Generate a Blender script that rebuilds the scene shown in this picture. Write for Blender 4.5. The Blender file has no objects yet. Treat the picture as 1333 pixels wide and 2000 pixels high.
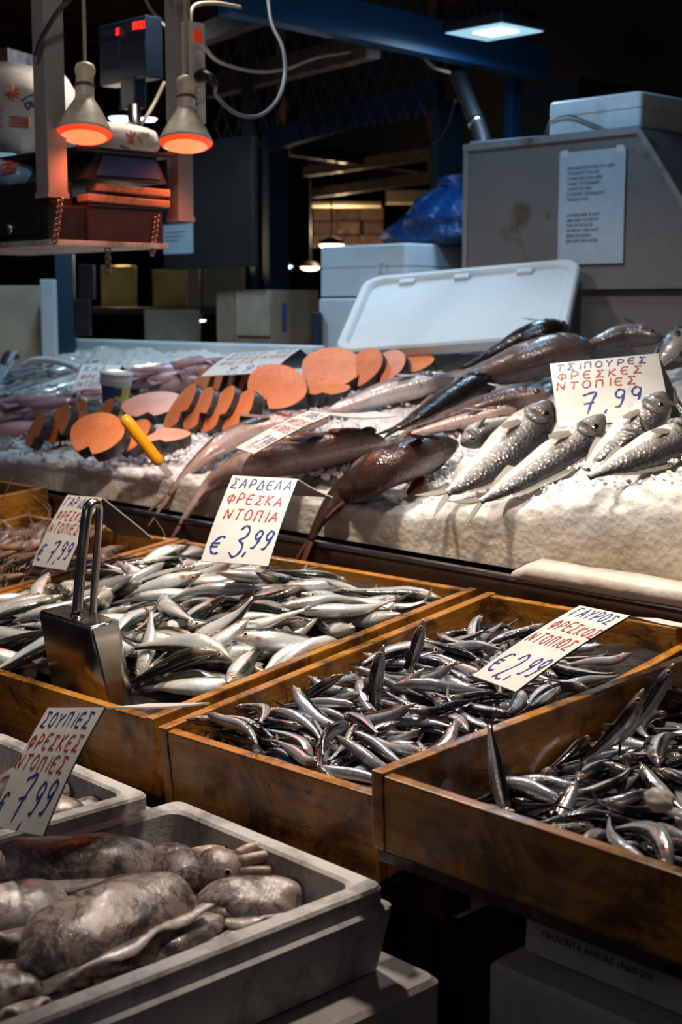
import bpy, bmesh, math, random
from mathutils import Vector as V, Matrix, Quaternion, noise
random.seed(7)
S = bpy.context.scene
COL = S.collection

# ------------------------------------------------------------ camera, sky, lamps, exposure
F, CX, CY, EYE = 2778.0, 666.5, 1000.0, V((0, 0, 1.55))
_p, _a = math.atan((CY - 600.0) / F), math.radians(43.5)
FW = V((-math.cos(_a) * math.cos(_p), math.sin(_a) * math.cos(_p), -math.sin(_p)))
RT = FW.cross(V((0, 0, 1))).normalized()
UP = RT.cross(FW)
cam = bpy.data.cameras.new('camera')
cam.sensor_fit = 'VERTICAL'; cam.sensor_height = 36.0; cam.sensor_width = 24.0
cam.lens = 36.0 * F / 2000.0
cam.clip_start = 0.05
cam.dof.use_dof = True; cam.dof.focus_distance = 2.12; cam.dof.aperture_fstop = 6.3
cam_o = bpy.data.objects.new('camera', cam); COL.objects.link(cam_o)
cam_o.matrix_world = Matrix((( RT.x, UP.x, -FW.x, EYE.x), (RT.y, UP.y, -FW.y, EYE.y), (RT.z, UP.z, -FW.z, EYE.z), (0, 0, 0, 1)))
S.camera = cam_o
S.view_settings.view_transform = 'Standard'; S.view_settings.look = 'None'
S.view_settings.gamma = 1.0; S.view_settings.use_curve_mapping = False
S.view_settings.exposure = 0.0
w = bpy.data.worlds.new('market_dusk'); S.world = w; w.use_nodes = True
w.node_tree.nodes['Background'].inputs[0].default_value = (0.62, 0.72, 1.0, 1)
w.node_tree.nodes['Background'].inputs[1].default_value = 0.03

def lamp(name, kind, loc, energy, color, radius=0.05, target=None, angle=120, blend=0.5, size=None):
    l = bpy.data.lights.new(name, kind); l.energy = energy; l.color = color
    if kind == 'SPOT':
        l.spot_size = math.radians(angle); l.spot_blend = blend; l.shadow_soft_size = radius
    elif kind == 'POINT':
        l.shadow_soft_size = radius
    else:
        l.shape = 'RECTANGLE'; l.size, l.size_y = size
    o = bpy.data.objects.new(name, l); COL.objects.link(o); o.location = loc
    if target is not None:
        o.rotation_euler = (V(target) - V(loc)).to_track_quat('-Z', 'Y').to_euler()
    return o
WARM, NEUT, COOL = (1.0, 0.87, 0.73), (1.0, 0.92, 0.83), (0.44, 0.74, 1.0)
# shaded bulbs hanging over the stall, above the frame
lamp('bulb_over_sardines', 'SPOT', (-2.05, 1.55, 2.40), 92, WARM, 0.05, (-2.05, 1.62, 1.0), 92, 0.45)
lamp('bulb_over_anchovies', 'SPOT', (-1.20, 1.60, 2.38), 62, WARM, 0.05, (-1.2, 1.68, 1.0), 80, 0.5)
lamp('bulb_over_ice', 'SPOT', (-1.75, 2.15, 2.5), 25, NEUT, 0.05, (-1.8, 2.3, 1.3), 115, 0.5)
lamp('bulb_over_salmon', 'SPOT', (-2.85, 2.15, 2.55), 40, NEUT, 0.05, (-2.85, 2.3, 1.3), 115, 0.5)
lamp('tube_over_far_ice', 'SPOT', (-3.9, 2.65, 2.7), 42, COOL, 0.10, (-3.9, 2.5, 1.3), 115, 0.5)
lamp('tube_over_foam_boxes', 'SPOT', (-2.45, 2.75, 2.62), 16, (0.34, 0.66, 1.0), 0.10, (-2.7, 3.1, 1.5), 120, 0.7)
lamp('bulb_before_shelf', 'SPOT', (-1.55, 0.75, 2.75), 17, (1.0, 0.90, 0.80), 0.05, (-2.85, 1.85, 2.0), 42, 0.6)
# lamps of the stalls across the aisle, behind the visitor
lamp('aisle_lamp', 'POINT', (0.9, -2.2, 3.0), 20, (1.0, 0.88, 0.78), 0.25)
lamp('aisle_lamp_far', 'POINT', (-3.4, -1.6, 3.1), 12, (0.75, 0.86, 1.0), 0.25)

# ------------------------------------------------------------ pixel -> place in the stall
def ray(x, y): return FW + RT * ((x - CX) / F) + UP * ((CY - y) / F)
def P(x, y, D): return EYE + ray(x, y) * D
def PZ(x, y, z):
    d = ray(x, y); return EYE + d * ((z - EYE.z) / d.z)
def PY(x, y, Y):
    d = ray(x, y); return EYE + d * (Y / d.y)
def PX(x, y, X):
    d = ray(x, y); return EYE + d * (X / d.x)

# ------------------------------------------------------------ mesh helpers
def frame(o, ex, ey, ez=None):
    ex = V(ex).normalized(); ey = V(ey); ey = (ey - ex * ey.dot(ex)).normalized()
    ez = ex.cross(ey) if ez is None else V(ez)
    return Matrix(((ex.x, ey.x, ez.x, o[0]), (ex.y, ey.y, ez.y, o[1]), (ex.z, ey.z, ez.z, o[2]), (0, 0, 0, 1)))
def TR(x, y, z, rz=0, rx=0, ry=0):
    return Matrix.Translation((x, y, z)) @ Matrix.Rotation(rz, 4, 'Z') @ Matrix.Rotation(ry, 4, 'Y') @ Matrix.Rotation(rx, 4, 'X')
def link(o, parent=None):
    COL.objects.link(o)
    if parent is not None: o.parent = parent
    return o
def tag(o, label=None, cat=None, group=None, kind=None):
    if label: o['label'] = label
    if cat: o['category'] = cat
    if group: o['group'] = group
    if kind: o['kind'] = kind
    return o
def thing(name, label, cat, M=None, group=None):
    o = bpy.data.objects.new(name, None); o.empty_display_size = 0.05
    COL.objects.link(o)
    if M is not None: o.matrix_world = M if isinstance(M, Matrix) else Matrix.Translation(M)
    return tag(o, label, cat, group)
def copy_tree(o, parent=None):
    c = o.copy(); COL.objects.link(c); c.parent = parent
    for ch in list(o.children): copy_tree(ch, c)
    return c

class MB:
    def __init__(s): s.v = []; s.f = []; s.uv = {}; s.mi = []
    def add(s, vs, fs, uvs=None, mi=0):
        b = len(s.v); s.v += [V(p) for p in vs]
        for k, f in enumerate(fs):
            if uvs: s.uv[len(s.f)] = [uvs[i] for i in f]
            s.f.append([b + i for i in f]); s.mi.append(mi)
        return s
    def box(s, lo, hi, M=None, bev=0.0, mi=0):
        x0, y0, z0 = lo; x1, y1, z1 = hi
        if bev <= 0:
            vs = [V(p) for p in ((x0,y0,z0),(x1,y0,z0),(x1,y1,z0),(x0,y1,z0),(x0,y0,z1),(x1,y0,z1),(x1,y1,z1),(x0,y1,z1))]
            fs = [(0,3,2,1),(4,5,6,7),(0,1,5,4),(1,2,6,5),(2,3,7,6),(3,0,4,7)]
        else:
            bm = bmesh.new(); bmesh.ops.create_cube(bm, size=1)
            for q in bm.verts:
                q.co = V(((x0+x1)/2 + q.co.x*(x1-x0), (y0+y1)/2 + q.co.y*(y1-y0), (z0+z1)/2 + q.co.z*(z1-z0)))
            bmesh.ops.bevel(bm, geom=bm.edges[:], offset=bev, segments=2, profile=0.6, affect='EDGES')
            bm.verts.index_update()
            vs = [q.co.copy() for q in bm.verts]; fs = [[q.index for q in f.verts] for f in bm.faces]; bm.free()
        if M is not None: vs = [M @ p for p in vs]
        return s.add(vs, fs, mi=mi)
    def tube(s, pts, r, n=8, cap=True, mi=0, flat=1.0, upv=None):
        pts = [V(p) for p in pts]; m = len(pts)
        rs = r if isinstance(r, (list, tuple)) else [r] * m
        vs = []; up = V(upv) if upv else None
        for i, p in enumerate(pts):
            t = (pts[min(i+1, m-1)] - pts[max(i-1, 0)]).normalized()
            if up is None: up = t.orthogonal()
            a = (up - t * up.dot(t))
            a = a.normalized() if a.length > 1e-6 else t.orthogonal().normalized()
            up = a; b = t.cross(a)
            for k in range(n):
                th = 2*math.pi*k/n
                vs.append(p + a*(rs[i]*math.cos(th)*flat) + b*(rs[i]*math.sin(th)))
        fs = []
        for i in range(m-1):
            for k in range(n):
                fs.append((i*n+k, i*n+(k+1) % n, (i+1)*n+(k+1) % n, (i+1)*n+k))
        if cap: fs += [tuple(range(n))[::-1], tuple(range((m-1)*n, m*n))]
        return s.add(vs, fs, mi=mi)
    def lathe(s, prof, n=24, M=None, mi=0, cap=False):
        vs = []; fs = []; m = len(prof)
        for (r, z) in prof:
            for k in range(n):
                th = 2*math.pi*k/n; vs.append(V((r*math.cos(th), r*math.sin(th), z)))
        for i in range(m-1):
            for k in range(n): fs.append((i*n+k, i*n+(k+1) % n, (i+1)*n+(k+1) % n, (i+1)*n+k))
        if cap: fs += [tuple(range(n))[::-1], tuple(range((m-1)*n, m*n))]
        if M is not None: vs = [M @ p for p in vs]
        return s.add(vs, fs, mi=mi)
    def prism(s, poly, z0, z1, M=None, mi=0):
        n = len(poly); vs = [V((x, y, z0)) for x, y in poly] + [V((x, y, z1)) for x, y in poly]
        fs = [tuple(range(n))[::-1], tuple(range(n, 2*n))] + [(i, (i+1) % n, n+(i+1) % n, n+i) for i in range(n)]
        if M is not None: vs = [M @ p for p in vs]
        return s.add(vs, fs, mi=mi)
    def mesh(s, name, mats, smooth=False):
        me = bpy.data.meshes.new(name)
        me.from_pydata([tuple(p) for p in s.v], [], s.f)
        for m in (mats if isinstance(mats, (list, tuple)) else [mats]): me.materials.append(m)
        if any(s.mi): me.polygons.foreach_set('material_index', s.mi)
        if s.uv:
            ul = me.uv_layers.new(name='UVMap').data
            for i, p in enumerate(me.polygons):
                q = s.uv.get(i)
                if q:
                    for li, t in zip(p.loop_indices, q): ul[li].uv = t
        if smooth: me.polygons.foreach_set('use_smooth', [True] * len(me.polygons))
        me.update(); return me
    def build(s, name, mats, parent=None, smooth=False, M=None):
        o = bpy.data.objects.new(name, s.mesh(name, mats, smooth)); link(o, parent)
        if M is not None: o.matrix_world = M
        return o

def auto_smooth(o, deg=35):
    me = o.data; me.polygons.foreach_set('use_smooth', [True]*len(me.polygons))
    bm = bmesh.new(); bm.from_mesh(me); c = math.radians(deg)
    for e in bm.edges:
        if len(e.link_faces) == 2 and e.calc_face_angle(0) > c: e.smooth = False
    bm.to_mesh(me); bm.free(); return o
def catmull(pts, n):
    pts = [V(p) for p in pts]; out = []; m = len(pts) - 1
    for k in range(n):
        t = k / (n - 1) * m; i = min(int(t), m - 1); u = t - i
        p0 = pts[i-1] if i > 0 else pts[0]*2 - pts[1]
        p1, p2 = pts[i], pts[i+1]
        p3 = pts[i+2] if i + 2 <= m else pts[m]*2 - pts[m-1]
        out.append(((p1*2) + (p2-p0)*u + (p0*2-p1*5+p2*4-p3)*u*u + (p1*3-p0-p2*3+p3)*u*u*u) * 0.5)
    return out
def lerp_table(tab, t):
    for (a, x), (b, y) in zip(tab, tab[1:]):
        if t <= b: 
            u = (t - a) / (b - a); u = u*u*(3-2*u)*0.5 + u*0.5
            return x + (y - x) * u
    return tab[-1][1]
def sstep(a, b, x):
    t = max(0.0, min(1.0, (x - a) / (b - a))); return t*t*(3-2*t)

# ------------------------------------------------------------ procedural materials
class NT:
    def __init__(s, name):
        s.m = bpy.data.materials.new(name); s.m.use_nodes = True; s.t = s.m.node_tree; s.n = s.t.nodes
        s.b = s.n['Principled BSDF']
    def node(s, ty, **kw):
        n = s.n.new(ty)
        for k, v in kw.items():
            if hasattr(n, k): setattr(n, k, v)
        return n
    def to(s, a, b): s.t.links.new(a, b)
    def set(s, **kw):
        for k, v in kw.items():
            i = s.b.inputs[k.replace('_', ' ')]
            if isinstance(v, bpy.types.NodeSocket): s.to(v, i)
            else: i.default_value = (v + (1,) if isinstance(v, tuple) and len(v) == 3 and i.type == 'RGBA' else v)
        return s
    def coord(s, scale=(1, 1, 1), kind='Object'):
        c = s.node('ShaderNodeTexCoord'); mp = s.node('ShaderNodeMapping'); mp.inputs['Scale'].default_value = scale
        s.to(c.outputs[kind], mp.inputs[0]); return mp.outputs[0]
    def noise(s, scale, vec=None, detail=4, rough=0.55, dist=0.0):
        n = s.node('ShaderNodeTexNoise'); n.inputs['Scale'].default_value = scale; n.inputs['Detail'].default_value = detail
        n.inputs['Roughness'].default_value = rough; n.inputs['Distortion'].default_value = dist
        if vec is not None: s.to(vec, n.inputs['Vector'])
        return n.outputs[0]
    def voro(s, scale, vec=None, feature='F1', out=0):
        n = s.node('ShaderNodeTexVoronoi'); n.feature = feature; n.inputs['Scale'].default_value = scale
        if vec is not None: s.to(vec, n.inputs['Vector'])
        return n.outputs[out]
    def ramp(s, fac, stops, interp='LINEAR'):
        n = s.node('ShaderNodeValToRGB'); e = n.color_ramp.elements; n.color_ramp.interpolation = interp
        while len(e) < len(stops): e.new(0.5)
        for el, (p, c) in zip(e, stops):
            el.position = p; el.color = (c, c, c, 1) if isinstance(c, (int, float)) else tuple(c) + (1,)
        s.to(fac, n.inputs[0]); return n.outputs[0]
    def mix(s, fac, a, b, mode='MIX'):
        n = s.node('ShaderNodeMix'); n.data_type = 'RGBA'; n.blend_type = mode
        for i, v in ((0, fac), (6, a), (7, b)):
            if isinstance(v, bpy.types.NodeSocket): s.to(v, n.inputs[i])
            elif i == 0: n.inputs[0].default_value = v
            else: n.inputs[i].default_value = tuple(v) + (1,)
        return n.outputs[2]
    def math(s, op, a, b=0.0, c=0.0):
        n = s.node('ShaderNodeMath'); n.operation = op
        for i, v in enumerate((a, b, c)):
            if isinstance(v, bpy.types.NodeSocket): s.to(v, n.inputs[i])
            else: n.inputs[i].default_value = v
        return n.outputs[0]
    def bump(s, h, strength=0.3, dist=0.002):
        n = s.node('ShaderNodeBump'); n.inputs['Strength'].default_value = strength; n.inputs['Distance'].default_value = dist
        s.to(h, n.inputs['Height']); s.to(n.outputs[0], s.b.inputs['Normal']); s.to(n.outputs[0], s.b.inputs['Coat Normal']); return s
    def uv(s):
        c = s.node('ShaderNodeTexCoord'); x = s.node('ShaderNodeSeparateXYZ'); s.to(c.outputs['UV'], x.inputs[0])
        return c.outputs['UV'], x.outputs[0], x.outputs[1]
    def rnd(s): return s.node('ShaderNodeObjectInfo').outputs['Random']
MAT = {}
def plain(name, col, rough=0.5, metal=0.0, noisy=0.0, nscale=30, bump=0.0, **kw):
    t = NT(name)
    if noisy:
        n = t.noise(nscale, t.coord(), 5)
        c = t.ramp(n, [(0.3, tuple(x*(1-noisy) for x in col)), (0.7, tuple(min(1, x*(1+noisy*0.5)) for x in col))])
        t.set(Base_Color=c)
        if bump: t.bump(n, bump)
    else: t.set(Base_Color=col)
    t.set(Roughness=rough, Metallic=metal, **kw); MAT[name] = t.m; return t.m

def wood(name, light, dark, rough=0.36, stain=0.8, axis=0, coat=0.2):
    t = NT(name); sc = [9, 9, 9]; sc[axis] = 0.7
    co = t.coord(tuple(sc)); g = t.noise(9, co, 6, 0.62, 0.8)
    base = t.ramp(g, [(0.25, dark), (0.5, tuple((a+b)/2 for a, b in zip(light, dark))), (0.75, light)])
    st = t.noise(9, t.coord(), 8, 0.78, 0.6)
    sm = t.ramp(st, [(0.47, 0.0), (0.60, stain)])
    c = t.mix(sm, base, (0.010, 0.006, 0.004))
    sc2 = t.noise(60, t.coord(), 3); spots = t.ramp(sc2, [(0.68, 0.0), (0.74, 0.5)])
    c = t.mix(spots, c, (0.008, 0.005, 0.003))
    rr = t.ramp(t.noise(26, t.coord(), 4), [(0.35, rough*0.45), (0.7, rough*1.7)])
    t.set(Base_Color=c, Roughness=rr, Coat_Weight=coat, Coat_Roughness=0.12)
    t.bump(t.mix(0.35, g, t.noise(120, t.coord(), 4)), 0.45, 0.002); MAT[name] = t.m; return t.m
wood('wood_x', (0.58, 0.240, 0.022), (0.21, 0.070, 0.007), axis=0)
wood('wood_y', (0.58, 0.240, 0.022), (0.21, 0.070, 0.007), axis=1)
wood('wood_dark', (0.055, 0.026, 0.012), (0.016, 0.008, 0.005), rough=0.55, coat=0.05)
wood('wood_beam', (0.15, 0.085, 0.06), (0.05, 0.027, 0.02), rough=0.7, coat=0.0, stain=0.3)
wood('wood_pale', (0.40, 0.25, 0.15), (0.20, 0.11, 0.06), rough=0.7, coat=0.0, stain=0.4)
wood('wood_ceiling', (0.10, 0.055, 0.03), (0.03, 0.016, 0.010), rough=0.8, coat=0.0, stain=0.3)

def foam(name, col, dirt=0.3, dirtcol=(0.05, 0.04, 0.035)):
    t = NT(name); co = t.coord()
    c = t.ramp(t.noise(4, co, 4), [(0.3, tuple(x*0.88 for x in col)), (0.7, col)])
    d = t.ramp(t.noise(9, t.coord((1, 1, 0.55)), 7, 0.72), [(0.48, 0.0), (0.70, dirt)])
    c = t.mix(d, c, dirtcol)
    sp = t.ramp(t.noise(150, co, 2), [(0.66, 0.0), (0.74, dirt*0.8)]); c = t.mix(sp, c, dirtcol)
    v = t.voro(230, co)
    t.set(Base_Color=c, Roughness=0.6, Subsurface_Weight=0.12, Subsurface_Radius=(0.01, 0.01, 0.01))
    t.bump(v, 0.28, 0.0015); MAT[name] = t.m; return t.m
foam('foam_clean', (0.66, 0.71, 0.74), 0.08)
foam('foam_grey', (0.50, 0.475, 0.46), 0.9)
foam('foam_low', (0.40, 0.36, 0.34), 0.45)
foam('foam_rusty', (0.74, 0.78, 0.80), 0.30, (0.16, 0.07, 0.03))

def steel(name, col, rough, brush=(1, 1, 60), stain=0.2):
    t = NT(name); n = t.noise(14, t.coord(brush), 5)
    c = t.mix(t.ramp(t.noise(16, t.coord(), 6, 0.7), [(0.5, 0.0), (0.75, stain)]), col, (0.05, 0.035, 0.025))
    t.set(Base_Color=c, Metallic=1.0, Roughness=t.ramp(n, [(0.3, rough*0.7), (0.7, rough*1.4)]))
    t.bump(n, 0.05, 0.001); MAT[name] = t.m; return t.m
steel('steel_tray', (0.30, 0.26, 0.24), 0.30, (1, 40, 60))
steel('steel_scoop', (0.40, 0.365, 0.33), 0.22, (1, 1, 1), 0.35)
steel('steel_bright', (0.62, 0.60, 0.58), 0.2)
def painted(name, col, rust=0.5, thr=0.60, rough=0.45):
    t = NT(name); co = t.coord(); n = t.noise(7, co, 7, 0.7)
    c = t.ramp(t.noise(2.2, co, 4), [(0.3, tuple(x*0.8 for x in col)), (0.7, col)])
    c = t.mix(t.ramp(n, [(thr, 0.0), (thr+0.10, rust)]), c, (0.10, 0.038, 0.014))
    c = t.mix(t.ramp(t.noise(70, co, 3), [(0.66, 0.0), (0.74, rust*0.9)]), c, (0.06, 0.03, 0.015))
    t.set(Base_Color=c, Roughness=rough); t.bump(n, 0.15, 0.002); MAT[name] = t.m; return t.m
painted('paint_grey', (0.21, 0.185, 0.175), 0.75, 0.57)
painted('paint_greydark', (0.16, 0.16, 0.165), 0.5, 0.64)
painted('paint_post', (0.30, 0.28, 0.27), 0.85, 0.56)
painted('paint_blue', (0.010, 0.055, 0.135), 0.55, 0.62)
painted('paint_bluegrey', (0.02, 0.05, 0.085), 0.5, 0.62)

def ice_mat():
    t = NT('ice'); co = t.coord()
    big = t.noise(5, co, 4); fine = t.noise(120, co, 5, 0.7); ch = t.voro(85, co)
    c = t.ramp(big, [(0.3, (0.56, 0.555, 0.55)), (0.65, (0.76, 0.765, 0.77))])
    g = t.noise(2.4, t.coord((1, 1, 2.5)), 5)
    c = t.mix(t.ramp(g, [(0.44, 0.0), (0.66, 0.55)]), c, (0.50, 0.40, 0.29))
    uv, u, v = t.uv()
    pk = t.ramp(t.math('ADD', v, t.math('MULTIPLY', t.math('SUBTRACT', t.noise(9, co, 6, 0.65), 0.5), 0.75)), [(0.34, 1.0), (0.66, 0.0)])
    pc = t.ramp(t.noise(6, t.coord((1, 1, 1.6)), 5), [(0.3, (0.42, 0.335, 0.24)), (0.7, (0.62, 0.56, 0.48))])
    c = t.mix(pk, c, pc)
    t.set(Base_Color=c, Roughness=t.ramp(t.noise(60, co, 3), [(0.35, 0.10), (0.65, 0.55)]), Subsurface_Weight=0.45,
          Subsurface_Radius=(0.03, 0.028, 0.026), Subsurface_Scale=0.6, IOR=1.31)
    t.bump(t.mix(0.5, fine, ch), 0.55, 0.006); MAT['ice'] = t.m
    t2 = NT('ice_chip'); t2.set(Base_Color=(0.86, 0.88, 0.90), Roughness=0.15, IOR=1.31)
    t2.bump(t2.noise(90, t2.coord(), 3), 0.4, 0.003); MAT['ice_chip'] = t2.m
ice_mat()
t_ = NT('ice_slab'); t_.set(Base_Color=t_.ramp(t_.noise(9, t_.coord(), 5), [(0.3, (0.52, 0.46, 0.38)), (0.7, (0.72, 0.68, 0.62))]), Roughness=0.35, IOR=1.31); t_.bump(t_.noise(60, t_.coord(), 5), 0.5, 0.004); MAT['ice_slab'] = t_.m
def fish_mat(name, belly, side, back, line=0.60, line2=0.72, headcol=None, metal=0.55, rough=0.2, scale_bump=0.25, blot=0.25, blotcol=(0.02, 0.015, 0.012), gill=0.0, irid=0.0, scale=420, vary=0.25):
    t = NT(name); uv, u, v = t.uv(); co = t.coord()
    n = t.noise(38, co, 5, 0.6)
    wob = t.math('ADD', v, t.math('MULTIPLY', t.math('SUBTRACT', n, 0.5), 0.16))
    c = t.ramp(wob, [(0.0, belly), (0.30, belly), (line-0.06, side), (line, side), (line2, back), (1.0, tuple(x*0.7 for x in back))])
    if irid:
        h = t.ramp(t.noise(16, co, 2), [(0.35, (0.9, 0.75, 0.70)), (0.5, (0.85, 0.9, 0.9)), (0.65, (0.62, 0.78, 0.9))])
        c = t.mix(irid, c, h, 'MULTIPLY')
    if headcol:
        hm = t.ramp(u, [(0.14, 1.0), (0.24, 0.0)]); c = t.mix(t.math('MULTIPLY', hm, 0.75), c, headcol)
    if gill:
        gu = t.ramp(u, [(0.175, 0.0), (0.205, 1.0), (0.218, 1.0), (0.236, 0.0)])
        gv = t.ramp(v, [(0.10, 0.0), (0.26, 1.0), (0.34, 1.0), (0.55, 0.0)])
        gm = t.math('MULTIPLY', t.math('MULTIPLY', gu, gv), t.ramp(t.rnd(), [(0.45, 0.0), (0.7, gill)]))
        c = t.mix(gm, c, (0.32, 0.02, 0.015))
    # gill edge and mouth drawn as thin dark lines
    ge = t.ramp(u, [(0.228, 0.0), (0.236, 0.6), (0.246, 0.0)]); gv2 = t.ramp(v, [(0.1, 0.0), (0.2, 1.0), (0.72, 1.0), (0.8, 0.0)])
    c = t.mix(t.math('MULTIPLY', ge, gv2), c, blotcol)
    mu = t.ramp(u, [(0.07, 1.0), (0.085, 0.0)]); mv = t.ramp(v, [(0.36, 0.0), (0.39, 0.8), (0.44, 0.0)])
    c = t.mix(t.math('MULTIPLY', mu, mv), c, blotcol)
    if blot: c = t.mix(t.ramp(t.noise(26, co, 6, 0.7), [(0.54, 0.0), (0.68, blot)]), c, blotcol)
    br = t.node('ShaderNodeHueSaturation'); t.to(c, br.inputs['Color'])
    t.to(t.math('MULTIPLY_ADD', t.rnd(), vary*2, 1.0-vary), br.inputs['Value'])
    sc = t.voro(scale, co)
    t.set(Base_Color=br.outputs[0], Metallic=metal, Roughness=t.ramp(n, [(0.3, rough*0.7), (0.7, rough*1.7)]), Coat_Weight=0.6 if scale > 300 else 0.28, Coat_Roughness=0.06)
    t.bump(t.mix(0.4, sc, n), scale_bump, 0.0010 if scale > 300 else 0.0022); MAT[name] = t.m; return t.m
fish_mat('sardine', (0.80, 0.77, 0.74), (0.70, 0.69, 0.65), (0.030, 0.036, 0.026), 0.58, 0.70, (0.46, 0.38, 0.30), 0.30, 0.24, 0.35, 0.15, gill=0.8, irid=0.6)
fish_mat('anchovy', (0.36, 0.36, 0.39), (0.64, 0.65, 0.70), (0.014, 0.014, 0.020), 0.46, 0.58, (0.26, 0.20, 0.18), 0.35, 0.20, 0.3, 0.35, gill=0.95, irid=0.55)
fish_mat('bream', (0.56, 0.525, 0.485), (0.24, 0.228, 0.215), (0.03, 0.03, 0.034), 0.44, 0.70, (0.085, 0.08, 0.075), 0.12, 0.30, 0.7, 0.6, scale=150, vary=0.12)
fish_mat('brownfish', (0.050, 0.023, 0.017), (0.034, 0.014, 0.010), (0.014, 0.007, 0.006), 0.5, 0.8, (0.035, 0.025, 0.025), 0.1, 0.22, 0.55, 0.5, scale=230, vary=0.05)
fish_mat('blackfish', (0.085, 0.045, 0.036), (0.045, 0.024, 0.019), (0.016, 0.010, 0.009), 0.45, 0.75, None, 0.1, 0.22, 0.4, 0.4, scale=230, vary=0.05)
fish_mat('pinkfish', (0.50, 0.36, 0.32), (0.25, 0.145, 0.115), (0.10, 0.05, 0.04), 0.42, 0.75, (0.30, 0.19, 0.16), 0.15, 0.26, 0.5, 0.5, (0.06, 0.03, 0.025), scale=210, vary=0.1)
fish_mat('hake', (0.66, 0.60, 0.59), (0.42, 0.325, 0.30), (0.17, 0.115, 0.10), 0.40, 0.75, (0.14, 0.11, 0.11), 0.2, 0.24, 0.4, 0.5, (0.05, 0.035, 0.03), scale=210, vary=0.1)
fish_mat('silverfish', (0.62, 0.70, 0.74), (0.48, 0.56, 0.60), (0.06, 0.08, 0.10), 0.5, 0.8, None, 0.6, 0.2, 0.2, 0.2, scale=260, vary=0.3)
def fin_mat(name, col, rough=0.35, blend=0.0):
    t = NT(name); uv, u, v = t.uv()
    wv = t.node('ShaderNodeTexWave'); wv.inputs['Scale'].default_value = 9; wv.inputs['Distortion'].default_value = 1.0
    t.to(uv, wv.inputs[0]); c = t.mix(wv.outputs[1], tuple(x*0.55 for x in col), col)
    t.set(Base_Color=c, Roughness=rough, Coat_Weight=0.4, Coat_Roughness=0.1, Subsurface_Weight=0.0); MAT[name] = t.m; return t.m
fin_mat('fin_silver', (0.20, 0.19, 0.15)); fin_mat('fin_dark', (0.05, 0.042, 0.04)); fin_mat('fin_red', (0.16, 0.055, 0.04)); fin_mat('fin_pink', (0.36, 0.24, 0.20))
fin_mat('fin_bream', (0.30, 0.27, 0.22))
plain('eye_white', (0.72, 0.70, 0.62), 0.1, 0.3, Coat_Weight=1.0); plain('eye_gold', (0.13, 0.10, 0.055), 0.1, 0.4, Coat_Weight=1.0)
plain('pupil', (0.004, 0.004, 0.005), 0.05, Coat_Weight=1.0)
plain('eye_blue', (0.16, 0.30, 0.40), 0.08, 0.2, Coat_Weight=1.0)

def salmon_mat():
    t = NT('salmon_flesh'); co = t.coord()
    wv = t.node('ShaderNodeTexWave'); wv.wave_type = 'RINGS'; wv.rings_direction = 'Z'; wv.inputs['Scale'].default_value = 34; wv.inputs['Distortion'].default_value = 6.0
    wv.inputs['Detail'].default_value = 3; wv.inputs['Detail Scale'].default_value = 2.0
    t.to(co, wv.inputs[0])
    c = t.ramp(t.noise(24, co, 4), [(0.3, (0.80, 0.20, 0.055)), (0.7, (0.92, 0.31, 0.11))])
    c = t.mix(t.ramp(wv.outputs[1], [(0.76, 0.0), (0.99, 0.26)]), c, (0.98, 0.56, 0.36))
    t.set(Base_Color=c, Roughness=0.42, Subsurface_Weight=0.2, Subsurface_Radius=(0.012, 0.004, 0.002), Coat_Weight=0.15, Coat_Roughness=0.2)
    t.bump(t.noise(120, co, 4), 0.3, 0.0015); MAT['salmon_flesh'] = t.m
    t = NT('salmon_skin'); co = t.coord(); n = t.noise(60, co, 4)
    c = t.ramp(n, [(0.35, (0.012, 0.011, 0.012)), (0.58, (0.035, 0.033, 0.033)), (0.72, (0.15, 0.14, 0.135))])
    t.set(Base_Color=c, Roughness=0.38, Metallic=0.0, Coat_Weight=0.2); t.bump(t.voro(240, co), 0.4, 0.001); MAT['salmon_skin'] = t.m
salmon_mat()
def cuttle_mat(name, a, b, ink):
    t = NT(name); co = t.coord()
    c = t.ramp(t.noise(14, co, 5, 0.65), [(0.32, a), (0.68, b)])
    vn = t.ramp(t.noise(11, t.coord((1, 1, 1)), 5, 0.6, 1.6), [(0.46, 0.0), (0.50, 0.75*ink), (0.54, 0.0)]); c = t.mix(vn, c, (0.022, 0.016, 0.014))
    im = t.ramp(t.noise(17, co, 8, 0.72, 0.6), [(0.48, 0.0), (0.60, ink)]); c = t.mix(im, c, (0.022, 0.016, 0.014))
    sp = t.ramp(t.noise(130, co, 3), [(0.60, 0.0), (0.70, 0.5*ink)]); c = t.mix(sp, c, (0.03, 0.02, 0.018))
    t.set(Base_Color=c, Roughness=0.45, Specular_IOR_Level=0.3, Subsurface_Weight=0.12, Subsurface_Radius=(0.01, 0.006, 0.005), Coat_Weight=0.85, Coat_Roughness=0.04)
    t.bump(t.mix(0.5, t.noise(62, co, 6, 0.72, 1.0), t.noise(150, co, 4)), 0.5, 0.0034); MAT[name] = t.m
cuttle_mat('cuttle', (0.20, 0.14, 0.118), (0.42, 0.345, 0.31), 0.94)
cuttle_mat('cuttle_pale', (0.42, 0.36, 0.34), (0.58, 0.52, 0.50), 0.45)
cuttle_mat('cuttle_arm', (0.30, 0.20, 0.15), (0.46, 0.34, 0.27), 0.5)
cuttle_mat('squid_pink', (0.36, 0.16, 0.17), (0.56, 0.34, 0.35), 0.12)
cuttle_mat('prawn', (0.16, 0.085, 0.05), (0.34, 0.21, 0.14), 0.45)

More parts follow.
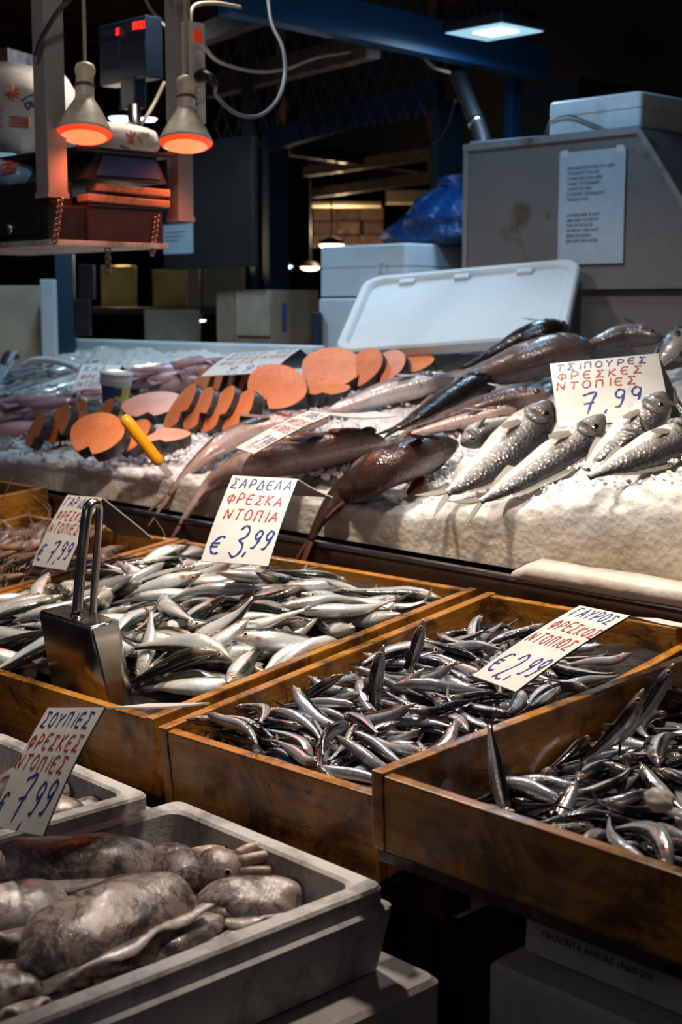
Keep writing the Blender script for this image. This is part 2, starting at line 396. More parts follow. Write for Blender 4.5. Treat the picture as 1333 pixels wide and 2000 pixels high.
def card_mat():
    t = NT('card_white'); n = t.noise(12, t.coord(), 5)
    c = t.ramp(n, [(0.3, (0.60, 0.575, 0.54)), (0.6, (0.70, 0.68, 0.65))])
    c = t.mix(t.ramp(t.noise(40, t.coord(), 4), [(0.66, 0.0), (0.74, 0.35)]), c, (0.35, 0.27, 0.2))
    t.set(Base_Color=c, Roughness=0.35); MAT['card_white'] = t.m
card_mat()
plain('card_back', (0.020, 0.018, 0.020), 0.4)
plain('ink_blue', (0.014, 0.034, 0.21), 0.35); plain('ink_red', (0.36, 0.028, 0.014), 0.35); plain('ink_black', (0.02, 0.02, 0.025), 0.5); plain('ink_grey', (0.10, 0.10, 0.13), 0.6)
plain('yellow_plastic', (0.82, 0.36, 0.004), 0.32, Subsurface_Weight=0.1)
plain('cardboard', (0.34, 0.235, 0.15), 0.8, noisy=0.25, nscale=9)
plain('cardboard_pale', (0.46, 0.36, 0.25), 0.8, noisy=0.2, nscale=9)
plain('black_plastic', (0.012, 0.012, 0.015), 0.42, noisy=0.3); plain('black_glossy', (0.022, 0.026, 0.045), 0.16)
plain('screen_blue', (0.05, 0.075, 0.16), 0.14); plain('navy_plastic', (0.006, 0.016, 0.036), 0.4)
plain('brown_case', (0.034, 0.022, 0.024), 0.4, noisy=0.3); plain('white_plastic', (0.60, 0.58, 0.53), 0.4, noisy=0.2)
plain('lamp_shell', (0.66, 0.58, 0.45), 0.45, noisy=0.45, nscale=22); plain('lamp_band', (0.10, 0.06, 0.035), 0.5)
plain('cord_white', (0.34, 0.27, 0.20), 0.5); plain('cord_black', (0.02, 0.02, 0.024), 0.5); plain('cord_grey', (0.09, 0.10, 0.115), 0.5)
plain('chain_metal', (0.34, 0.28, 0.24), 0.35, 1.0, noisy=0.4); plain('bag_white', (0.60, 0.52, 0.47), 0.5, noisy=0.12); plain('bag_red_print', (0.50, 0.12, 0.07), 0.5); plain('bag_blue_print', (0.05, 0.07, 0.22), 0.5)
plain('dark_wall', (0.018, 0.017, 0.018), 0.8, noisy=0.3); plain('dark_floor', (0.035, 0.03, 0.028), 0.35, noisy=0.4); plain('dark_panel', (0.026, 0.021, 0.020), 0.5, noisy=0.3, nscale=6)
plain('paper_blue', (0.45, 0.52, 0.58), 0.6, noisy=0.1); plain('cup_white', (0.62, 0.62, 0.64), 0.3, 0.0); plain('cup_blue', (0.03, 0.06, 0.20), 0.3); plain('cup_yellow', (0.55, 0.43, 0.05), 0.3)
plain('brass_sheet', (0.60, 0.46, 0.16), 0.25, 0.9, noisy=0.3, nscale=12); plain('magazine', (0.22, 0.42, 0.58), 0.3, noisy=0.5, nscale=14); plain('magazine_red', (0.55, 0.14, 0.14), 0.35)
def bag_blue():
    t = NT('bag_blue'); n = t.noise(16, t.coord(), 5, 0.6, 1.2)
    t.set(Base_Color=(0.005, 0.05, 0.20), Roughness=0.22, Coat_Weight=0.4); t.bump(n, 0.9, 0.03); MAT['bag_blue'] = t.m
bag_blue()
def emit(name, col, st):
    t = NT(name); t.set(Base_Color=col, Roughness=0.3, Emission_Color=col, Emission_Strength=st); MAT[name] = t.m
emit('heat_face', (1.0, 0.045, 0.008), 1.2); emit('heat_core', (1.0, 0.17, 0.06), 1.9); emit('led_face', (0.36, 0.62, 0.74), 0.9); emit('led_core', (0.85, 0.97, 1.0), 14.0)
emit('digit_red', (1.0, 0.03, 0.015), 1.3); emit('neon_red', (0.8, 0.05, 0.02), 0.25); emit('far_lamp_cool', (0.62, 0.90, 1.0), 7.0); emit('far_lamp_warm', (1.0, 0.80, 0.48), 7.0)

# ------------------------------------------------------------ the hall
def struct(name, mb, mat, smooth=False):
    return tag(mb.build(name, mat, None, smooth), kind='structure')
struct('floor', MB().box((-12, -4, -0.1), (4, 9, 0)), MAT['dark_floor'])
struct('wall_back', MB().box((-12, 7.6, 0), (4, 7.8, 3.7)), MAT['dark_wall'])
struct('wall_left', MB().box((-12.2, -4, 0), (-12, 7.8, 3.7)), MAT['dark_wall'])
cl = struct('ceiling', MB().box((-12, 0.6, 3.66), (4, 7.8, 3.75)), MAT['wood_ceiling'])
for i in range(26):      # ceiling boards
    x = -11.5 + i * 0.44
    MB().box((x, 0.6, 3.625 - 0.012*(i % 2)), (x + 0.42, 7.8, 3.659), bev=0.0).build('board', MAT['wood_ceiling'], cl)

# ------------------------------------------------------------ ice counter
def ice_top(X):          # height of the front edge of the ice along the counter
    return lerp_table([(-5.6, 1.17), (-3.5, 1.172), (-2.8, 1.185), (-2.2, 1.185), (-1.85, 1.20), (-1.55, 1.255), (-1.3, 1.30), (-0.6, 1.31)], X)
def ice_z(X, Y):
    sl = lerp_table([(-5.6, 0.27), (-2.6, 0.27), (-1.8, 0.24), (-0.6, 0.19)], X)
    return ice_top(X) + sl * max(0.0, Y - 2.08)
def ice_n(X, Y):
    e = 0.02
    return V((-(ice_z(X+e, Y)-ice_z(X-e, Y))/(2*e), -(ice_z(X, Y+e)-ice_z(X, Y-e))/(2*e), 1)).normalized()
def build_ice():
    NX, NY = 520, 120
    vs = []; fs = []
    for i in range(NX):
        X = -5.6 + 5.0 * i / (NX - 1)
        zt = ice_top(X)
        hollow = 0.025 * math.exp(-((X + 3.05) / 0.28) ** 2)
        for j in range(NY):
            t = j / (NY - 1)
            if t < 0.35:
                u = t / 0.35; q = 1 - (1 - u) ** 2
                z = 1.075 + (zt - 1.075) * min(1, u * 1.04) ; Y = 1.992 + 0.09 * max(0, u - 0.55) ** 2 / 0.2
                nrm = V((0, -1 + u * 0.4, u * 0.6)).normalized(); amp = 0.14 + 0.86 * sstep(0.45, 0.9, u)
                Y += hollow * (1 - abs(2*u - 0.9))
                z -= 0.012 * sstep(0.75, 1.0, u) 
            else:
                u = (t - 0.35) / 0.65; Y = 2.083 + 0.87 * u
                z = ice_z(X, Y) - 0.012 * (1 - sstep(0, 0.08, u)); nrm = V((0, -0.2, 1)); amp = 1.0
            p = V((X, Y, z))
            d = 0.020 * noise.noise(p * 9) + 0.013 * noise.noise(p * 26 + V((5, 1, 2))) + 0.008 * noise.noise(p * 62)
            c = noise.cell(p * 85) - 0.5
            vs.append(p + nrm * (d * amp + 0.005 * c * amp - 0.004))
    for i in range(NX - 1):
        for j in range(NY - 1):
            a = i*NY + j; fs.append((a, a + NY, a + NY + 1, a + 1))
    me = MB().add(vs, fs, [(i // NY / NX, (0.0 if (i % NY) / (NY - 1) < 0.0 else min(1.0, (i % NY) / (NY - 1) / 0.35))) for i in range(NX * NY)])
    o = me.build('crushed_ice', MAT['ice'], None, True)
    tag(o, 'white crushed ice heaped over the sloping fish counter', 'ice', kind='stuff')
    # loose shards on the surface
    rnd = random.Random(3); mb = MB()
    def shard(p, s, rng):
        q = Quaternion((rng.gauss(0, 1), rng.gauss(0, 1), rng.gauss(0, 1), rng.gauss(0, 1))).normalized()
        pts = [(1, 0, 0), (-0.8, 0.2, 0), (0, 0.9, 0.1), (0.1, -0.8, 0), (0, 0.1, 0.7), (0.1, 0, -0.6)]
        vs = [p + q @ V((a*s*rng.uniform(0.6, 1.3), b*s*rng.uniform(0.6, 1.3), c*s*rng.uniform(0.5, 1.2))) for a, b, c in pts]
        mb.add(vs, [(0,2,4),(2,1,4),(1,3,4),(3,0,4),(2,0,5),(1,2,5),(3,1,5),(0,3,5)])
    for _ in range(9000):
        X = rnd.uniform(-4.6, -0.7); Y = 2.04 + abs(rnd.gauss(0, 0.22))
        if Y > 2.9: continue
        z = ice_z(X, Y) if Y > 2.083 else ice_top(X) - 0.02 - rnd.random()*0.03
        p = V((X, Y, z)); p.z += 0.016 * noise.noise(p * 9) + 0.003
        if Y < 2.083: p.y = 2.03 + rnd.random()*0.05
        shard(p, rnd.uniform(0.003, 0.010) * (1.5 if rnd.random() < 0.06 else 1), rnd)
    tag(mb.build('ice_shards', MAT['ice_chip']), 'loose glinting ice shards scattered on the crushed ice', 'ice', kind='stuff')
build_ice()

tray = thing('ice_tray', 'long stainless steel counter tray holding the crushed ice', 'counter', (-3.0, 1.95, 0))
mb = MB(); L0, L1 = -2.6, 2.4
mb.box((L0, 0.0, 0.985), (L1, 0.012, 1.062)); mb.tube([(L0, 0.004, 1.066), (L1, 0.004, 1.066)], 0.009, 8)
mb.build('front_lip', MAT['steel_tray'], tray)
MB().box((L0, 0.012, 1.02), (L1, 1.03, 1.03)).build('tray_bottom', MAT['steel_tray'], tray)
MB().box((L0, 1.02, 1.02), (L1, 1.035, 1.42)).build('back_panel', MAT['steel_tray'], tray)
for x in (-2.3, -0.9, 0.6, 2.2):
    for y in (0.1, 0.95): MB().box((x, y, 0), (x + 0.05, y + 0.05, 1.02)).build('leg', MAT['steel_tray'], tray)
MB().box((L0, 0.03, 0.12), (L1, 0.045, 0.985)).build('shade_panel', MAT['dark_panel'], tray)  # dark sheet added to stand for the shadow beneath the tray

# foam ledge strip at the back of the ice and frozen slab at the lip
o = MB().box((-5.3, 2.955, 1.33), (-3.25, 3.02, 1.432), bev=0.008).build('foam_strip', MAT['foam_clean']); tag(o, 'long white foam strip edging the back of the ice', 'foam strip')
o = MB().box((-3.22, 2.955, 1.33), (-2.35, 3.0, 1.418), bev=0.008).build('foam_strip', MAT['foam_clean']); tag(o, 'short white foam strip under the leaning box lid', 'foam strip')
a = PY(1012, 1098, 1.955)
vs = []; n = 26
mb = MB()
for i in range(n):
    X = a.x + 0.85 * i / (n - 1); e = 1 - 0.6 * (i == 0)
    for k, (dy, dz) in enumerate(((0, 0), (0.0, 0.020), (0.006, 0.03), (0.045, 0.034), (0.045, 0))):
        vs.append(V((X, 1.938 + dy + 0.003*noise.noise(V((X*14, k, 0))), 1.072 + dz*e + 0.004*noise.noise(V((X*20, k*3, 5))))))
fs = [(i*5+k, (i+1)*5+k, (i+1)*5+(k+1) % 5, i*5+(k+1) % 5) for i in range(n-1) for k in range(5)] + [(0, 1, 2, 3, 4), tuple(range((n-1)*5, n*5))[::-1]]
o = MB().add(vs, [f[::-1] for f in fs]).build('frozen_slab', MAT['ice_slab'], None, True); tag(o, 'long flat slab of frozen ice lying on the steel lip', 'ice slab')

# ------------------------------------------------------------ wooden crates
CR = {}
def crate(key, FL, wd, dp, h, tilt, yaw, label, z0=0.0):
    M = Matrix.Translation(FL) @ Matrix.Rotation(math.radians(yaw), 4, 'Z') @ Matrix.Rotation(math.radians(tilt), 4, 'X') @ Matrix.Translation((0, 0, -h))
    t = thing('wooden_crate', label, 'crate', M); k = 0.018
    MB().box((k, 0.002, z0), (wd - (0 if key == 'anchovy' else k), k, h - 0.004), bev=0.002).build('front_board', MAT['wood_x'], t)
    MB().box((k, dp-k, z0), (wd-k, dp-0.002, h - 0.002), bev=0.002).build('back_board', MAT['wood_x'], t)
    MB().box((0, 0, z0), (k, dp, h), bev=0.002).build('side_board', MAT['wood_y'], t)
    MB().box((wd-k, k + 0.0005 if key == 'anchovy' else 0, z0), (wd, dp, h - (0.03 if key == 'anchovy' else 0)), bev=0.002).build('side_board', MAT['wood_y'], t)
    MB().box((0.004, 0.004, z0-0.016), (wd-0.004, dp-0.004, z0-0.0005), bev=0.002).build('bottom_board', MAT['wood_dark'], t)
    CR[key] = (M, wd, dp, h, t); return t
crate('sardine', (-2.41, 1.107, 0.97), 0.805, 0.755, 0.12, 6.1, 3.4, 'wide wooden crate heaped with sardines, metal scoop in its corner')
crate('anchovy', (-1.578, 1.142, 0.968), 0.405, 0.765, 0.12, 6.1, 3.4, 'wooden crate of anchovies in the middle, with the 2,99 price card')
crate('anchovy2', (-1.128, 1.118, 1.02), 0.64, 0.79, 0.122, 2.4, 0.0, 'raised wooden crate of anchovies at the right, nearest the visitor', 0.027)
crate('prawn', (-3.02, 1.09, 0.965), 0.575, 0.755, 0.12, 6.1, 3.4, 'wooden crate of brown prawns left of the sardine crate')
crate('prawn2', (-3.75, 1.22, 1.035), 0.64, 0.70, 0.12, 5.0, 2.0, 'far left wooden crate heaped with brown prawns')

st = thing('crate_stand', 'dark wooden trestle carrying the row of fish crates', 'stand', (0, 0, 0))
for (y, z) in ((1.26, 0.848), (1.74, 0.898)):
    MB().box((-3.9, y, z - 0.06), (-1.14, y + 0.05, z - 0.006)).build('rail', MAT['wood_dark'], st)
MB().box((-1.12, 1.63, 0.86), (-0.4, 1.70, 0.918)).build('rail', MAT['wood_dark'], st)
MB().box((-1.12, 1.80, 0.86), (-0.4, 1.87, 0.925)).build('rail', MAT['wood_dark'], st)
for x in (-3.7, -2.5, -1.25, -0.5):
    for y in ((1.27, 1.745) if x < -1.15 else (1.64, 1.81)): MB().box((x, y, 0.0), (x + 0.045, y + 0.04, 0.79 if x < -1.15 else 0.86)).build('leg', MAT['wood_dark'], st)

# ------------------------------------------------------------ foam boxes
def rrect(x0, y0, x1, y1, r, n=4):
    out = []
    for cx, cy, a0 in ((x1-r, y0+r, -90), (x1-r, y1-r, 0), (x0+r, y1-r, 90), (x0+r, y0+r, 180)):
        for k in range(n+1):
            a = math.radians(a0 + 90*k/n); out.append((cx + r*math.cos(a), cy + r*math.sin(a)))
    return out
def foam_box(M, wd, dp, h, label, mat, wall=0.03, lid=False, name='foam_box'):
    t = thing(name, label, 'box', M); mat = MAT[mat]
    def ring(mb, inset, r, z): 
        b = len(mb.v); mb.v += [V((x, y, z)) for x, y in rrect(inset, inset, wd-inset, dp-inset, r)]; return b
    mb = MB(); n = 20
    if lid: prof = [(0.0, .012, 0.004), (0.0, .014, h*0.55), (0.004, .014, h*0.56), (0.004, .014, h*0.58), (0.0, .014, h*0.585), (0.0, .014, h-0.006), (0.006, .014, h)]
    else: prof = [(0.012, .016, 0.004), (0.0, .018, h*0.70), (0.0, .018, h*0.755), (0.009, .016, h*0.78), (0.009, .016, h-0.004), (0.012, .014, h), (wall+0.002, .02, h), (wall+0.006, .022, h-0.004), (wall+0.012, .03, 0.03)]
    bs = [ring(mb, *p) for p in prof]
    for a, b in zip(bs, bs[1:]):
        for k in range(n): mb.f.append([a+k, a+(k+1) % n, b+(k+1) % n, b+k]); mb.mi.append(0)
    mb.f.append(list(range(bs[0], bs[0]+n))[::-1]); mb.f.append(list(range(bs[-1], bs[-1]+n))); mb.mi += [0, 0]
    auto_smooth(mb.build('box_lid_and_body' if lid else 'box_body', mat, t), 30)
    return t
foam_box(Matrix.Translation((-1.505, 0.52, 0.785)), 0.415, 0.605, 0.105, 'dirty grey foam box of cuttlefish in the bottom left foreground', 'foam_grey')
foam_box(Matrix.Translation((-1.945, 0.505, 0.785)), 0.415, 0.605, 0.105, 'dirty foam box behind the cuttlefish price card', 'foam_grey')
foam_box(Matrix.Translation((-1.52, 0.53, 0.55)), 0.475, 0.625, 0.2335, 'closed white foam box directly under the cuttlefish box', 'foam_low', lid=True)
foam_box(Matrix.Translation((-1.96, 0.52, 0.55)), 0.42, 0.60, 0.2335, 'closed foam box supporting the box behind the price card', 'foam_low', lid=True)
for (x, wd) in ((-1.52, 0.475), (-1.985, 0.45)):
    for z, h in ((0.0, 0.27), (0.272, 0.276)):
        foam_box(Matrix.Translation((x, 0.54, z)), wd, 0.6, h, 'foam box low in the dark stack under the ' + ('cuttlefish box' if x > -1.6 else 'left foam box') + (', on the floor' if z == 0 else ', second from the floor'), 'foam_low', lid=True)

# ------------------------------------------------------------ fish
def fish_frames(path, dors, n):
    ps = catmull(path, n); out = []
    for i, p in enumerate(ps):
        t = (ps[min(i+1, n-1)] - ps[max(i-1, 0)]).normalized()
        d = (V(dors) - t * V(dors).dot(t)).normalized()
        out.append((p, t, d, t.cross(d)))
    return out
def at_frames(fr, t):
    k = t * (len(fr) - 1); i = min(int(k), len(fr) - 2); u = k - i
    a, b = fr[i], fr[i+1]
    return tuple((a[j].lerp(b[j], u) if j == 0 else a[j].lerp(b[j], u).normalized()) for j in range(4))
def fish_body(fr, L, top, bot, wid, nr=12):
    n = len(fr); vs = []; uv = []; fs = []
    for i, (p, t, d, l) in enumerate(fr):
        u = i / (n - 1)
        a, b, w_ = lerp_table(top, u)*L, lerp_table(bot, u)*L, lerp_table(wid, u)*L
        for k in range(nr):
            th = 2*math.pi*k/nr; c, s_ = math.cos(th), math.sin(th)
            ss = math.copysign(abs(s_)**0.85, s_)
            vs.append(p + d*((a if c > 0 else b)*c) + l*(w_*ss)); uv.append((u, (1+c)/2))
    for i in range(n-1):
        for k in range(nr):
            k2 = (k+1) % nr; fs.append((i*nr+k2, i*nr+k, (i+1)*nr+k, (i+1)*nr+k2))
    fs += [tuple(range(nr)), tuple(range((n-1)*nr, n*nr))[::-1]]
    return MB().add(vs, fs, uv)
def blade(outline, M3, th):
    """thin solid fin: outline [(a,b)] in the plane M3 = (origin, axis a, axis b, normal)"""
    o, a, b, nrm = M3; n = len(outline)
    cx = sum(p[0] for p in outline)/n; cy = sum(p[1] for p in outline)/n
    vs = [o + a*x + b*y for x, y in outline] + [o + a*cx + b*cy + nrm*th, o + a*cx + b*cy - nrm*th]
    uv = [(x*20, y*20) for x, y in outline] + [(cx*20, cy*20)]*2
    fs = [(i, (i+1) % n, n) for i in range(n)] + [((i+1) % n, i, n+1) for i in range(n)]
    return MB().add(vs, fs, uv)
def tail_fin(fr, L, h0, ln, spread, fork, th=0.012, curl=0.0):
    p, t, d, l = fr[-1]; t = (t + l*curl).normalized()
    vs = []; uv = []; fs = []
    # two lobes, each a tapering strip of quads, slightly thick at the base
    for sgn in (1, -1):
        base = len(vs); m = 5
        for k in range(m + 1):
            u = k / m
            lead = p + t*(ln*L*u) + d*(sgn*(h0 + (spread - h0)*u**0.85)*L)
            trail = p + t*(ln*L*(u*(1-fork) + fork*u*u)) + d*(sgn*(spread*0.94)*L*u**2.2) if k else p.copy()
            trail = trail.lerp(lead, 0.03 if k < m else 1.0)
            w_ = th*L*(1-u)*0.5 + 0.0004
            for q, vv in ((lead, 0.0), (trail, 1.0)):
                vs += [q + l*w_, q - l*w_]; uv += [(u*0.5, vv*0.6)]*2
        for k in range(m):
            a = base + k*4; b = a + 4
            fs += [(a, b, b+2, a+2), (a+3, b+3, b+1, a+1), (a+1, b+1, b, a), (a+2, b+2, b+3, a+3)]
        e = base + m*4; fs.append((e, e+1, e+3, e+2))
    return MB().add(vs, fs, uv)
def strip_fin(fr, L, prof, t0, t1, height, sgn=1, sweep=0.3, n=8, th=0.004):
    vs = []; uv = []; fs = []
    for k in range(n+1):
        u = k/n; t = t0 + (t1 - t0)*u; p, tg, d, l = at_frames(fr, t)
        b = p + d*(sgn*lerp_table(prof, t)*L*0.93); h = lerp_table(height, u)*L
        tip = b + d*(sgn*h) + tg*(sweep*h)
        for q, w_ in ((b, th*L), (tip, 0.0003)): vs += [q + l*w_, q - l*w_]
        uv += [(u*1.5, 0)]*2 + [(u*1.5, 1)]*2
    for k in range(n):
        a = k*4; b = a + 4
        fs += [(a, b, b+2, a+2), (a+3, b+3, b+1, a+1), (a+2, b+2, b+3, a+3), (a+1, b+1, b, a)]
    fs += [(0, 2, 3, 1), (n*4+1, n*4+3, n*4+2, n*4)]
    return MB().add(vs, fs, uv)
def pectoral(fr, L, wid, t, zoff, ln, wd, sgn, out=0.35, droop=-0.15):
    p, tg, d, l = at_frames(fr, t); w_ = lerp_table(wid, t)*L
    o = p + d*(zoff*L) + l*(sgn*w_*0.93); ax = (tg + l*(sgn*out) + d*droop).normalized(); ay = (d - ax*d.dot(ax)).normalized()
    poly = [(0, -wd*0.22), (ln*0.5, -wd*0.5), (ln*0.92, -wd*0.42), (ln, -wd*0.05), (ln*0.75, wd*0.35), (ln*0.3, wd*0.4), (0, wd*0.25)]
    return blade([(a*L, b*L) for a, b in poly], (o, ax, ay, ax.cross(ay)), 0.006*L)
def eye_mb(c, nrm, up, r, bulge=0.45):
    nrm = nrm.normalized(); a = (up - nrm*up.dot(nrm)).normalized(); b = nrm.cross(a)
    vs = []; fs = []; mi = []; N = 10; rings = [(1.0, -0.15), (0.92, 0.35*bulge), (0.62, 0.75*bulge), (0.56, 0.80*bulge), (0.30, 0.97*bulge)]
    for rr, z in rings:
        for k in range(N):
            th = 2*math.pi*k/N; vs.append(c + a*(rr*r*math.cos(th)) + b*(rr*r*math.sin(th)) + nrm*(z*r))
    mb = MB()
    f1 = [(i*N+k, i*N+(k+1) % N, (i+1)*N+(k+1) % N, (i+1)*N+k) for i in range(3) for k in range(N)]
    f2 = [(3*N+k, 3*N+(k+1) % N, 4*N+(k+1) % N, 4*N+k) for k in range(N)] + [tuple(range(4*N, 5*N))]
    mb.add(vs, f1); mb.f += [list(f) for f in f2]; mb.mi += [1]*len(f2)
    return mb
SARD = dict(top=[(0, .006), (.05, .03), (.12, .052), (.22, .074), (.4, .088), (.6, .074), (.8, .044), (.93, .026), (1, .026)],
            bot=[(0, .008), (.05, .03), (.12, .058), (.22, .090), (.4, .118), (.6, .094), (.8, .046), (.93, .026), (1, .026)],
            wid=[(0, .006), (.05, .024), (.12, .042), (.22, .056), (.4, .064), (.6, .05), (.8, .026), (.93, .013), (1, .009)])
ANCH = dict(top=[(0, .006), (.05, .024), (.12, .040), (.22, .056), (.4, .062), (.6, .056), (.8, .038), (.93, .022), (1, .022)],
            bot=[(0, .004), (.05, .020), (.12, .040), (.22, .060), (.4, .072), (.6, .062), (.8, .038), (.93, .022), (1, .022)],
            wid=[(0, .005), (.05, .022), (.12, .036), (.22, .044), (.4, .048), (.6, .042), (.8, .024), (.93, .012), (1, .008)])
def small_fish(kind, prof, L, bend, sbend, k):
    g_ = 1.32 if kind == 'anchovy' else 1.14
    prof = {a: [(t, v_*g_) for t, v_ in tab] for a, tab in prof.items()}
    """meshes of one posed small fish, lying on its side: head +x, back +y, flank +z"""
    BL = L * 0.86; path = []
    for i in range(7):
        u = i/6; path.append(V((L*0.45 - BL*u, bend*L*((u-0.45)**2 - 0.1)*1.6, sbend[0]*L*((u-0.4)**2 - 0.1)*1.6 + sbend[1]*L*math.sin((u-0.3)*5)*0.05*(u > 0.3))))
    dx = (path[-1]-path[0]).length / BL
    fr = fish_frames(path, (0, 1, 0), 17)
    body = fish_body(fr, BL, prof['top'], prof['bot'], prof['wid'], 10).mesh(kind, MAT[kind], True)
    fin = MAT['fin_silver' if kind == 'sardine' else 'fin_dark']
    parts = [('tail_fin', tail_fin(fr, BL, .024, .16, .13 if kind == 'sardine' else .105, .62, curl=random.uniform(-.3, .3)).mesh('tail_fin', fin))]
    parts.append(('dorsal_fin', strip_fin(fr, BL, prof['top'], .46, .58, [(0, .06), (.2, .07), (1, .015)], 1, .9, 5).mesh('dorsal_fin', fin)))
    te = .112 if kind == 'sardine' else .105
    for sgn in (1, -1):
        p, t, d, l = at_frames(fr, te); c = p + d*(.012*BL) + l*(sgn*lerp_table(prof['wid'], te)*BL*0.95)
        parts.append(('eye', eye_mb(c, l*sgn - t*0.15, d, BL*(.027 if kind == 'sardine' else .029), .28).mesh('eye', [MAT['eye_white'], MAT['pupil']], True)))
    return body, parts
SMALL = {'sardine': [], 'anchovy': []}
_r = random.Random(11)
for k, (b, s1, s2) in enumerate(((0.05, .02, .3), (-.12, .06, -.5), (.20, -.05, .4), (-.25, .10, .2), (.10, -.12, -.6), (.02, .16, .5))):
    SMALL['sardine'].append(small_fish('sardine', SARD, 0.196 + 0.016*(k % 3 - 1), b, (s1, s2), k))
for k, (b, s1, s2) in enumerate(((0.04, .03, .4), (-.16, .08, -.8), (.24, -.06, .6), (-.28, .12, .5), (.12, -.18, -.9), (.36, .06, .6), (-.08, .22, .8))):
    SMALL['anchovy'].append(small_fish('anchovy', ANCH, 0.152 + 0.012*(k % 3 - 1), b, (s1, s2), k))
def put_small(kind, var, M, label, group):
    body, parts = SMALL[kind][var]
    o = bpy.data.objects.new(kind, body); COL.objects.link(o); o.matrix_world = M
    tag(o, label, kind, group)
    for nm, me in parts: link(bpy.data.objects.new(nm, me), o)
    return o
BED = {'sardine': (0.058, 0.060, 0.106, 0.114), 'anchovy': (0.046, 0.050, 0.084, 0.084), 'anchovy2': (0.028, 0.062, 0.086, 0.052)}  # ice bed height FL, FR, BR, BL
def bed_z(key, x, y):
    M, wd, dp, h, t = CR[key]; a, b, c, d = BED[key]; u, v_ = x/wd, y/dp
    return (a*(1-u)+b*u)*(1-v_) + (d*(1-u)+c*u)*v_
def bed_obj(key, label):
    M, wd, dp, h, t = CR[key]; n = 40; vs = []; e = 0.0185
    for i in range(n+1):
        for j in range(n+1):
            x, y = e + (wd-2*e)*i/n, e + (dp-2*e)*j/n
            vs.append(V((x, y, bed_z(key, x, y) - 0.008 + 0.006*noise.noise(V((x*30, y*30, 1))))))
    b = len(vs)
    fs = [(i*(n+1)+j, (i+1)*(n+1)+j, (i+1)*(n+1)+j+1, i*(n+1)+j+1) for i in range(n) for j in range(n)]
    o = MB().add(vs, fs).build('ice_bed', MAT['ice_wet'], None, True, M); tag(o, label, 'ice', kind='stuff')
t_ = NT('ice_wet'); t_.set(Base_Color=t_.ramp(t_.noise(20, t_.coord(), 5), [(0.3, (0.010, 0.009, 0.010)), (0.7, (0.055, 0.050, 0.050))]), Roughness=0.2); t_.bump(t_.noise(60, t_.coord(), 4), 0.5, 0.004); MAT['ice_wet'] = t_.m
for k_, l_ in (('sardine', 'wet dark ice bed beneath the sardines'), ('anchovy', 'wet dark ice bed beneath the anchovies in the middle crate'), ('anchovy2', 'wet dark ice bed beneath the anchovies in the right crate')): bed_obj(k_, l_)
# === BAKED FISH BELOW ===

